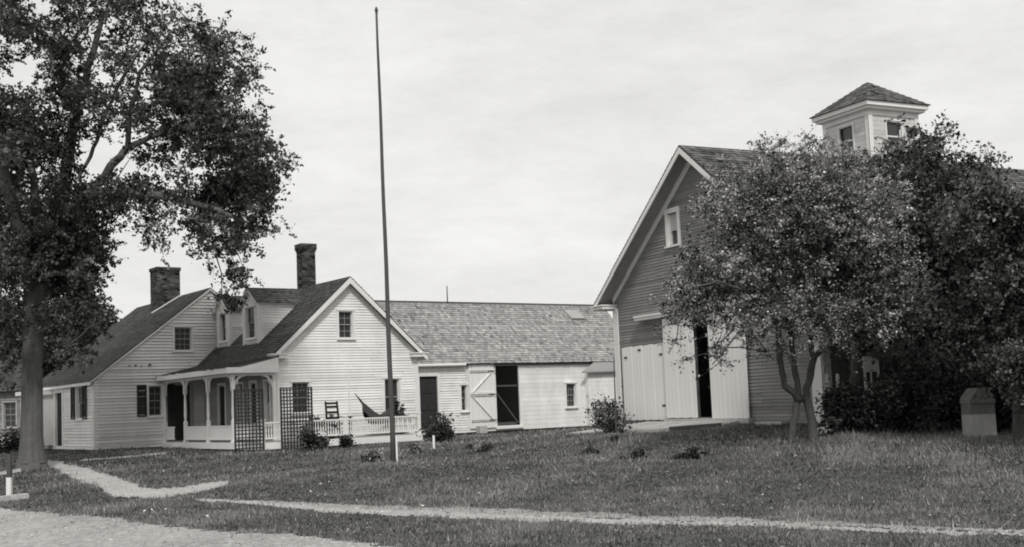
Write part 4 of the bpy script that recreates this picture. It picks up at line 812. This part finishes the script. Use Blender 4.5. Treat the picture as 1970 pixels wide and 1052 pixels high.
# --- background trees beyond the farmhouse
def bgtree(px, py, Y, blobs, n, label, m=LEAF3, size=.2):
    b = at(px, py, Y); b[2] = float(gz(b[0], b[1])); t = thing('background_tree', label, 'tree', None, tuple(b), 'trees beyond the farmhouse')
    m_ = MB(); top = at(*blobs[0][:2], Y); m_.tube([b, (b + top) / 2 + R.normal(0, .1, 3), top], [.25, .18, .06], 8, .06); m_.build('trunk', BARK, t)
    px_blobs(blobs, Y, 1.5, n, size, [[b, (b + top) / 2, top]], t, m, BARK, sub=8, sig=.22)
bgtree(150, 780, 60, [(150, 640, 46, 1), (110, 690, 42, 1), (170, 690, 40, 1), (120, 620, 36, .8), (85, 640, 40, .9), (190, 650, 26, .9), (150, 730, 30, 1), (100, 740, 34, 1)], 16000, 'rounded dark tree rising just left of the farmhouse roof')
bgtree(20, 780, 66, [(20, 620, 50, 1), (-30, 660, 60, 1), (50, 680, 44, 1), (10, 700, 50, 1), (60, 620, 40, .9)], 13000, 'dark tree filling the gap left of the elm trunk')
bgtree(205, 700, 70, [(200, 610, 20, .9), (212, 640, 22, 1), (195, 655, 25, 1), (180, 690, 28, 1)], 5000, 'small dark treetop showing above the farmhouse eave')
# --- neighbour building and fence at far left
nb = at(-60, 790, 58); nbz = float(gz(nb[0], nb[1])); neigh = thing('neighbour_house', 'grey clapboard neighbouring house glimpsed behind the elm at the left edge', 'house', None, (nb[0], nb[1], nbz)); OFF[neigh.name] = np.zeros(3)
npl = Pl('v', 0); m_ = MB(); clap(m_, npl, lambda z: (-3, 3.0), 0, 2.9, .12, [(1.7, 2.3, 1.1, 2.3), (.2, .8, 1.1, 2.3)]); clap(m_, Pl('u', 3.0, -1), lambda z: (0, 6), 0, 2.9, .12); m_.build('clapboards', mat('grey_clapboard', .2), neigh, kind='stuff')
roof(neigh, [((-3.3, -.3, 2.85), (6.6, 0, 0), (0, 3.3, 2.2)), ((-3.3, 6.3, 2.85), (6.6, 0, 0), (0, -3.3, 2.2))], ROOFD)
window(neigh, npl, 1.7, 2.3, 1.1, 2.3, cols=2, rows=4, fm=SASH); window(neigh, npl, .2, .8, 1.1, 2.3, cols=2, rows=4, fm=SASH); m_ = MB().box(-3, 3.1, -.9, -.05, .3, .6); m_.build('porch_step', TRIM, neigh)
hb = grd(18, 955); hr = thing('hitching_rail', 'short white-footed post with a sloping rail by the road at the left edge', 'fence', None, tuple(hb)); HY = hb[1]
z0 = hb[2]; m_ = MB().box(hb[0] - .05, hb[0] + .05, HY - .05, HY + .05, z0 - .1, z0 + .42); m_.build('post_foot', TRIM, hr)
m_ = MB().box(hb[0] - .042, hb[0] + .042, HY - .042, HY + .042, z0 + .42, z0 + .92); m_.build('post', POLE, hr)
m_ = MB().bar(at(-30, 915, HY + .1), at(40, 903, HY + .1), .04, .07); m_.build('rail', STONE, hr)
kb0, kb1 = grd(-25, 968), grd(52, 959); ks = MB().bar(kb0 + np.array([0, 0, .05]), kb1 + np.array([0, 0, .05]), .18, .14).build('granite_kerb', STONE); tag(ks, 'pale stone kerb lying in the verge at the left edge', 'kerb stone')
# --- apple tree in front of barn
ab = grd(1542, 848); AY = float(ab[1]); apple = thing('apple_tree', 'spreading many-stemmed apple tree in front of the barn doors', 'tree', None, tuple(ab))
m_ = MB()
def lm(px, dY, rad, n=9): return limb(m_, px, [AY + d for d in dY], rad, n, .13)
A1 = lm([(1522, 862), (1527, 810), (1536, 760), (1528, 700), (1522, 640), (1520, 570), (1500, 480), (1480, 400)], [0, 0, 0, .1, .2, .3, .4, .4], [.105, .08, .07, .065, .055, .05, .04, .025])
A2 = lm([(1566, 862), (1562, 810), (1550, 765), (1556, 730), (1565, 690), (1560, 620), (1590, 520), (1620, 420), (1650, 330)], [0, 0, .1, .2, .3, .5, .8, 1, 1.2], [.12, .10, .085, .08, .07, .06, .05, .035, .025])
A3 = lm([(1540, 770), (1510, 740), (1500, 690), (1495, 620), (1440, 560), (1380, 540), (1320, 560)], [0, -.2, -.4, -.6, -1, -1.3, -1.5], [.09, .07, .065, .055, .04, .03, .02])
A4 = lm([(1565, 690), (1600, 640), (1660, 600), (1720, 570)], [.3, 0, -.5, -1], [.06, .05, .035, .02])
A5 = lm([(1522, 640), (1480, 600), (1420, 640), (1370, 700)], [.2, -.4, -.9, -1.2], [.05, .035, .02, .01])
A6 = lm([(1518, 570), (1450, 500), (1400, 440), (1370, 390)], [.3, -.1, -.4, -.6], [.05, .035, .025, .015])
m_.build('trunk', BARK2, apple, smooth=True)
m_ = MB(); 
B_ = []
area(1395, 1640, 330, 560, 50, (24, 40), 1.0); area(1590, 1720, 330, 480, 16, (24, 38), .9); area(1440, 1640, 300, 420, 14, (22, 34), .8); area(1300, 1420, 480, 590, 15, (16, 27), .8); area(1285, 1340, 540, 600, 5, (13, 20), .6); area(1380, 1460, 360, 470, 7, (18, 28), .8)
area(1440, 1640, 285, 345, 12, (15, 26), .8); area(1420, 1620, 560, 640, 17, (18, 30), .75); area(1600, 1770, 540, 625, 20, (20, 30), 1.0); area(1330, 1440, 590, 660, 8, (11, 18), .45)
area(1370, 1440, 650, 700, 4, (10, 15), .45); area(1560, 1650, 610, 645, 4, (12, 18), .6); area(1640, 1740, 460, 560, 9, (22, 34), .8); area(1335, 1400, 380, 420, 3, (11, 16), .7); area(1460, 1560, 640, 690, 4, (11, 16), .4)
B_ += [(1345, 402, 9, .7), (1550, 262, 6, .5), (1500, 272, 7, .4), (1560, 275, 8, .4), (1318, 690, 11, .4), (1300, 660, 12, .4), (1310, 620, 14, .45), (1345, 505, 20, .8), (1320, 480, 9, .5)]
px_blobs([(b[0], b[1], b[2], b[3]) for b in B_], AY, 1.5, 165000, .062, [A1, A2, A3, A4, A5, A6], apple, LEAF2, BARK2, sub=8, sig=.10, up=.2)
# --- darker tree behind, and tree at the right edge
def tree2(px, py, limbs, blobs, n, size, label, m, dy, name='tree', rad0=.2):
    b = grd(px, py); Y = float(b[1]); t = thing(name, label, 'tree', None, tuple(b)); global m_; m_ = MB(); LS = []
    for l, dY, rad in limbs: LS.append(limb(m_, l, [Y + d for d in dY], rad, 9, .07))
    m_.build('trunk', BARK2, t, smooth=True); px_blobs(blobs, Y, dy, n, size, LS, t, m, BARK2, sub=8, sig=.14); return t
B_ = []
area(1660, 1870, 330, 520, 38, (26, 42), 1.0); area(1780, 1900, 355, 430, 8, (18, 26), .8); area(1700, 1800, 265, 330, 9, (18, 30), .8); area(1630, 1870, 500, 610, 22, (26, 42), 1.1); area(1740, 1830, 240, 275, 4, (10, 16), .5); area(1760, 1860, 600, 700, 8, (24, 34), 1.1); area(1860, 1960, 590, 680, 8, (22, 32), 1.1); area(1610, 1710, 600, 645, 6, (18, 26), 1.0)
tree2(1645, 822, [([(1645, 836), (1645, 760), (1655, 680), (1690, 560), (1730, 420), (1770, 300)], [0, 0, 0, 0, .3, .5], [.24, .2, .18, .13, .08, .04]), ([(1655, 680), (1720, 600), (1800, 540), (1850, 480)], [0, 0, .3, .6], [.13, .1, .06, .03]), ([(1650, 700), (1640, 600), (1650, 480), (1690, 380)], [0, .3, .6, 1], [.12, .09, .06, .03])],
    B_, 85000, .10, 'dense dark tree standing between the apple tree and the gatepost', LEAF5, 1.6, 'shade_tree')
B_ = []
area(1860, 2050, 410, 620, 26, (24, 42), .9); area(1840, 1980, 385, 440, 9, (18, 26), .8); area(1860, 2040, 385, 430, 10, (18, 26), .75); area(1930, 2060, 600, 700, 10, (26, 40), .9); area(1860, 1920, 300, 330, 3, (9, 14), .4); area(1985, 2050, 600, 790, 7, (18, 24), .9)
B_ = [b for b in B_ if ((b[0] - 1900) / 48) ** 2 + ((b[1] - 468) / 34) ** 2 > 1.6]
tree2(1962, 850, [([(1962, 862), (1960, 780), (1962, 700), (1965, 600), (1955, 500), (1930, 440), (1900, 400)], [0, 0, 0, 0, 0, 0, 0], [.14, .115, .11, .10, .07, .045, .03]), ([(1965, 600), (1990, 500), (2020, 400), (2030, 320)], [0, .2, .4, .6], [.1, .08, .06, .03])],
    B_, 75000, .085, 'tall leafy tree with pale trunk at the right edge of the picture', LEAF5, 1.4, 'edge_tree')
# --- hedge
def bush(name, label, px, py, wpx, hpx, n, size, m, depth=1., cat='bush', stems=True, group=None, spiky=0., sub=1.0, rag=.35):
    b = grd(px, py); Y = float(b[1]); t = thing(name, label, cat, None, tuple(b), group); w = wpx * Y / F / 2; h = hpx * Y / F; k = max(10, int(14 * w * h * 3 * sub))
    ns = max(7, k // 4); ang = R.uniform(0, 2 * pi, ns); rr_ = R.uniform(.25, 1, ns) ** .7; hh = R.uniform(.5, 1.12, ns) * (1 - .35 * rr_ ** 2); si = R.integers(0, ns, k); fr2 = R.uniform(.25, 1, k) ** .8
    c = np.stack([np.cos(ang)[si] * rr_[si] * fr2 ** .8 * w, np.sin(ang)[si] * rr_[si] * fr2 ** .8 * depth, hh[si] * fr2 * h], 1) + R.normal(0, .05, (k, 3)) + b
    wh = R.integers(0, k, n); s_ = max(.05, .16 * min(1, h)); P = c[wh] + R.normal(size=(n, 3)) * s_ * np.array([1, 1, .8 + spiky])
    P[:, 2] = np.maximum(P[:, 2], b[2] + .01); o = quads('foliage', leafcards(P, size, up=.2), m, t, tone=R.normal(0, .45, n) + (.4 * R.normal(size=k))[wh])
    s = MB()
    for q in c[::max(1, k // 24)]: s.tube([b + np.array([R.normal(0, w * .2), R.normal(0, .1), -.05]), (b + q) / 2 + R.normal(0, .04, 3), q], [.018, .012, .005], 5)
    s.build('stems', BARK2, t); return t
for i, (px, w, h, lab) in enumerate(((1628, 96, 92, 'dark hedge shrub beside the right corner of the barn'), (1705, 120, 104, 'dark hedge shrub under the shade tree'), (1785, 124, 150, 'dark hedge shrub midway between shade tree and gatepost'), (1842, 74, 165, 'narrow dark hedge shrub touching the left side of the gatepost'), (1938, 90, 165, 'dark hedge shrub between the gatepost and the edge tree'), (2010, 100, 160, 'dark hedge shrub beyond the edge tree'))):
    bush('hedge_shrub', lab, px, (832, 832, 832, 829, 829, 829)[i], w, h, 8500, .085, LEAF3, .9, group='dark hedge along the garden fence')
bush('roadside_shrub', 'dark shrub growing below the neighbouring house at the left edge', 8, 872, 90, 60, 2600, .11, LEAF3, .8)
bush('rose_bush', 'dark ragged rose bush in front of the panelled shed door', 850, 850, 80, 54, 2300, .10, LEAF3, .7)
bush('lilac_bush', 'low dark bush at the foot of the right trellis', 608, 866, 56, 46, 1500, .09, LEAF3, .35)
bush('grey_shrub', 'rounded grey-leaved shrub at the left corner of the barn', 1183, 836, 90, 74, 3800, .09, LEAF4, .7)
bush('leafy_shrub', 'low grey-leaved shrub below the small shed window', 1124, 822, 40, 40, 2200, .09, LEAF4, .5)
bush('tall_herb', 'spindly tall herb standing right of the small shed window', 1127, 800, 26, 44, 420, .10, LEAF4, .3, cat='plant', spiky=1)
bush('low_flowers', 'pale leaved flower clump at the foot of the flagpole', 722, 890, 44, 34, 420, .08, LEAF4, .35, cat='plant')
bush('low_flowers', 'small weedy clump just right of the flagpole foot', 790, 872, 50, 16, 420, .07, LEAF4, .3, cat='plant')
bush('low_flowers', 'patch of pale flowering weeds before the white shed wall', 915, 868, 90, 16, 700, .07, LEAF4, .6, cat='plant')
bush('low_flowers', 'pale flower clump at the foot of the thin stake by the barn', 1182, 850, 22, 20, 200, .07, LEAF4, .2, cat='plant')
bush('low_flowers', 'leafy clump along the porch skirt right of the bush', 672, 862, 46, 30, 900, .08, LEAF3, .25, cat='plant')
bush('low_flowers', 'grassy clump at the foot of the barn corner board under the apple tree', 1592, 838, 40, 36, 700, .08, LEAF2, .3, cat='plant')
for px, py, w_, h_, lab in ((1135, 873, 70, 6, 'dark flattened ink blotch on the lawn, leftmost of three before the barn'), (1215, 880, 84, 6, 'dark flattened ink blotch on the lawn, middle one of three before the barn'), (1325, 880, 74, 9, 'dark ragged ink blotch on the lawn, rightmost and tallest of three before the barn')):
    bush('ink_blotch', lab, px, py, w_, h_, 420, .08, DARKW, .3, cat='plant')  # ink blotches built as low clumps of dark leaf cards
# potted plants
def potted(u, v, z, w, h, n, label, size=.09, potr=.12):
    t = thing('potted_plant', label, 'plant', HF, (u, v, z)); MB().tube([(u, v, z), (u, v, z + .2)], [potr * .7, potr], 10).build('pot', DARKW, t)
    k = 12; c = R.normal(size=(k, 3)) * np.array([w, w * .6, h]) * .4 + np.array([u, v, z + .2 + h * .6]); wh = R.integers(0, k, n); P = c[wh] + R.normal(size=(n, 3)) * .06
    quads('foliage', leafcards(P, size), LEAF3, t, tone=R.normal(0, .4, n)); s = MB()
    for q in c: s.tube([(u, v, z + .15), (np.array((u, v, z + .15)) + q) / 2, q], [.01, .008, .004], 4)
    s.build('stems', DARKW, t)
q = onz(HF, 612, 842, DZ); potted(.35, PD + .25, DZ, .35, .45, 500, 'dark potted plant on the porch just right of the right trellis')
q = onv(HF, 640, 820, PD + .2); potted(q[0], PD + .25, DZ, .42, .35, 420, 'dark potted flowers behind the railing below the rocking chair')
potted(4.6 - .3, -.35, DZ, .45, .85, 900, 'tall dark vine-like potted plant before the right lower window', .11)
potted(4.95 - .3, -.5, DZ, .4, .6, 500, 'bushy dark potted plant against the right end of the porch', .11)
# gatepost
gp = grd(1888, 842); GYp = gp[1]; gw = 23 * GYp / F; gt = thing('gatepost', 'squat stone gatepost with pointed dark top standing in the dark hedge', 'gatepost', None, tuple(gp)); gzz = gp[2]; OFF[gt.name] = np.array(gp); k = GYp / F
m_ = MB().box(gp[0] - gw, gp[0] + gw, GYp - .2, GYp + .35, gzz - .1, gzz + 46 * k); m_.build('lower_block', mat('pale_streaked_granite', .42, scale=3, amt=.3, stretch=(2, 2, .5), fine=30, fineamt=.4, bump=.6), gt)
m_ = MB().box(gp[0] - gw * 1.0, gp[0] + gw * 1.0, GYp - .19, GYp + .34, gzz + 46 * k + .004, gzz + 66 * k); m_.build('middle_block', STONED, gt)
m_ = MB().prism([(gp[0] - gw * 1.06, gzz + 66 * k + .006), (gp[0] + gw * 1.06, gzz + 66 * k + .006), (gp[0] + gw * 1.02, gzz + 76 * k), (gp[0] + gw * .35, gzz + 96 * k), (gp[0] - gw * .35, gzz + 96 * k), (gp[0] - gw * 1.02, gzz + 76 * k)], 1, GYp - .22, GYp + .36); m_.build('cap_stone', STONED, gt)
# board fence + white pickets behind hedge
fa = np.array(toW(BF, BW + .25, .3, .8)); fbb = fa + np.array([9.0, -.6, -.2]); fn = thing('board_fence', 'dark weathered board fence between the barn corner and the garden', 'fence', None, tuple(fa)); OFF[fn.name] = np.array(fa); nb_ = 52
bm = MB().box(-.075, .075, -.012, .012, 0, 1.75).mesh('board', POLE)
for i in range(nb_): p = fa + (fbb - fa) * i / nb_; o = inst('board', bm, fn, (p[0], p[1], p[2] - .15), (1, 1, 1 + random.uniform(-.03, .03)))
for z in (.45, 1.3): MB().bar(fa + np.array([0, .04, z]), fbb + np.array([0, .04, z]), .05, .09).build('rail', POLE, fn)
for i, (px, y0, y1) in enumerate(((1591, 718, 800), (1611, 717, 800), (1702, 716, 800), (1724, 722, 800))):
    Yp = 28.9; a = at(px, y0, Yp); gzp = float(gz(a[0], a[1])); t = thing('white_picket', ('white picket immediately right of the barn corner board', 'white picket second to the right of the barn corner board', 'white picket right of the small white gate', 'shorter white picket furthest right of the small white gate')[i], 'picket', None, (a[0], a[1], gzp), 'white pickets above the hedge')
    m_ = MB().box(a[0] - .035, a[0] + .035, a[1] - .02, a[1] + .02, gzp, a[2] - .05); m_.prism([(a[0] - .035, a[2] - .049), (a[0] + .035, a[2] - .049), (a[0], a[2])], 1, a[1] - .02, a[1] + .02); m_.build('picket_board', TRIM, t)
Yg = 28.6; a = at(1664, 745, Yg); b = at(1690, 683, Yg); gzp = float(gz(a[0], a[1])); gg = thing('garden_gate', 'small white boarded gate with a high top panel behind the hedge', 'gate', None, (a[0], a[1], gzp))
m_ = MB().box(a[0], a[0] + .05, Yg, Yg + .05, gzp, b[2]); m_.build('gate_post', TRIM, gg); m_ = MB().box(b[0] - .05, b[0], Yg, Yg + .05, gzp, b[2] - .1); m_.build('gate_post', TRIM, gg)
zt = b[2] - .38
for i in range(3): w_ = (b[0] - a[0] - .1) / 3; piece('board', TRIM, gg, a[0] + .05 + w_ * i + .004, a[0] + .05 + w_ * (i + 1) - .004, Yg + .01, Yg + .03, zt, b[2] - .02 * i)
for i in range(3): piece('board', TRIM, gg, a[0] + .05 + w_ * i + .004, a[0] + .05 + w_ * (i + 1) - .004, Yg + .01, Yg + .03, gzp + .1, a[2] + .08)
MB().box(a[0] + .15, a[0] + .19, Yg + .01, Yg + .03, a[2] + .08, zt).build('stile', TRIM, gg)
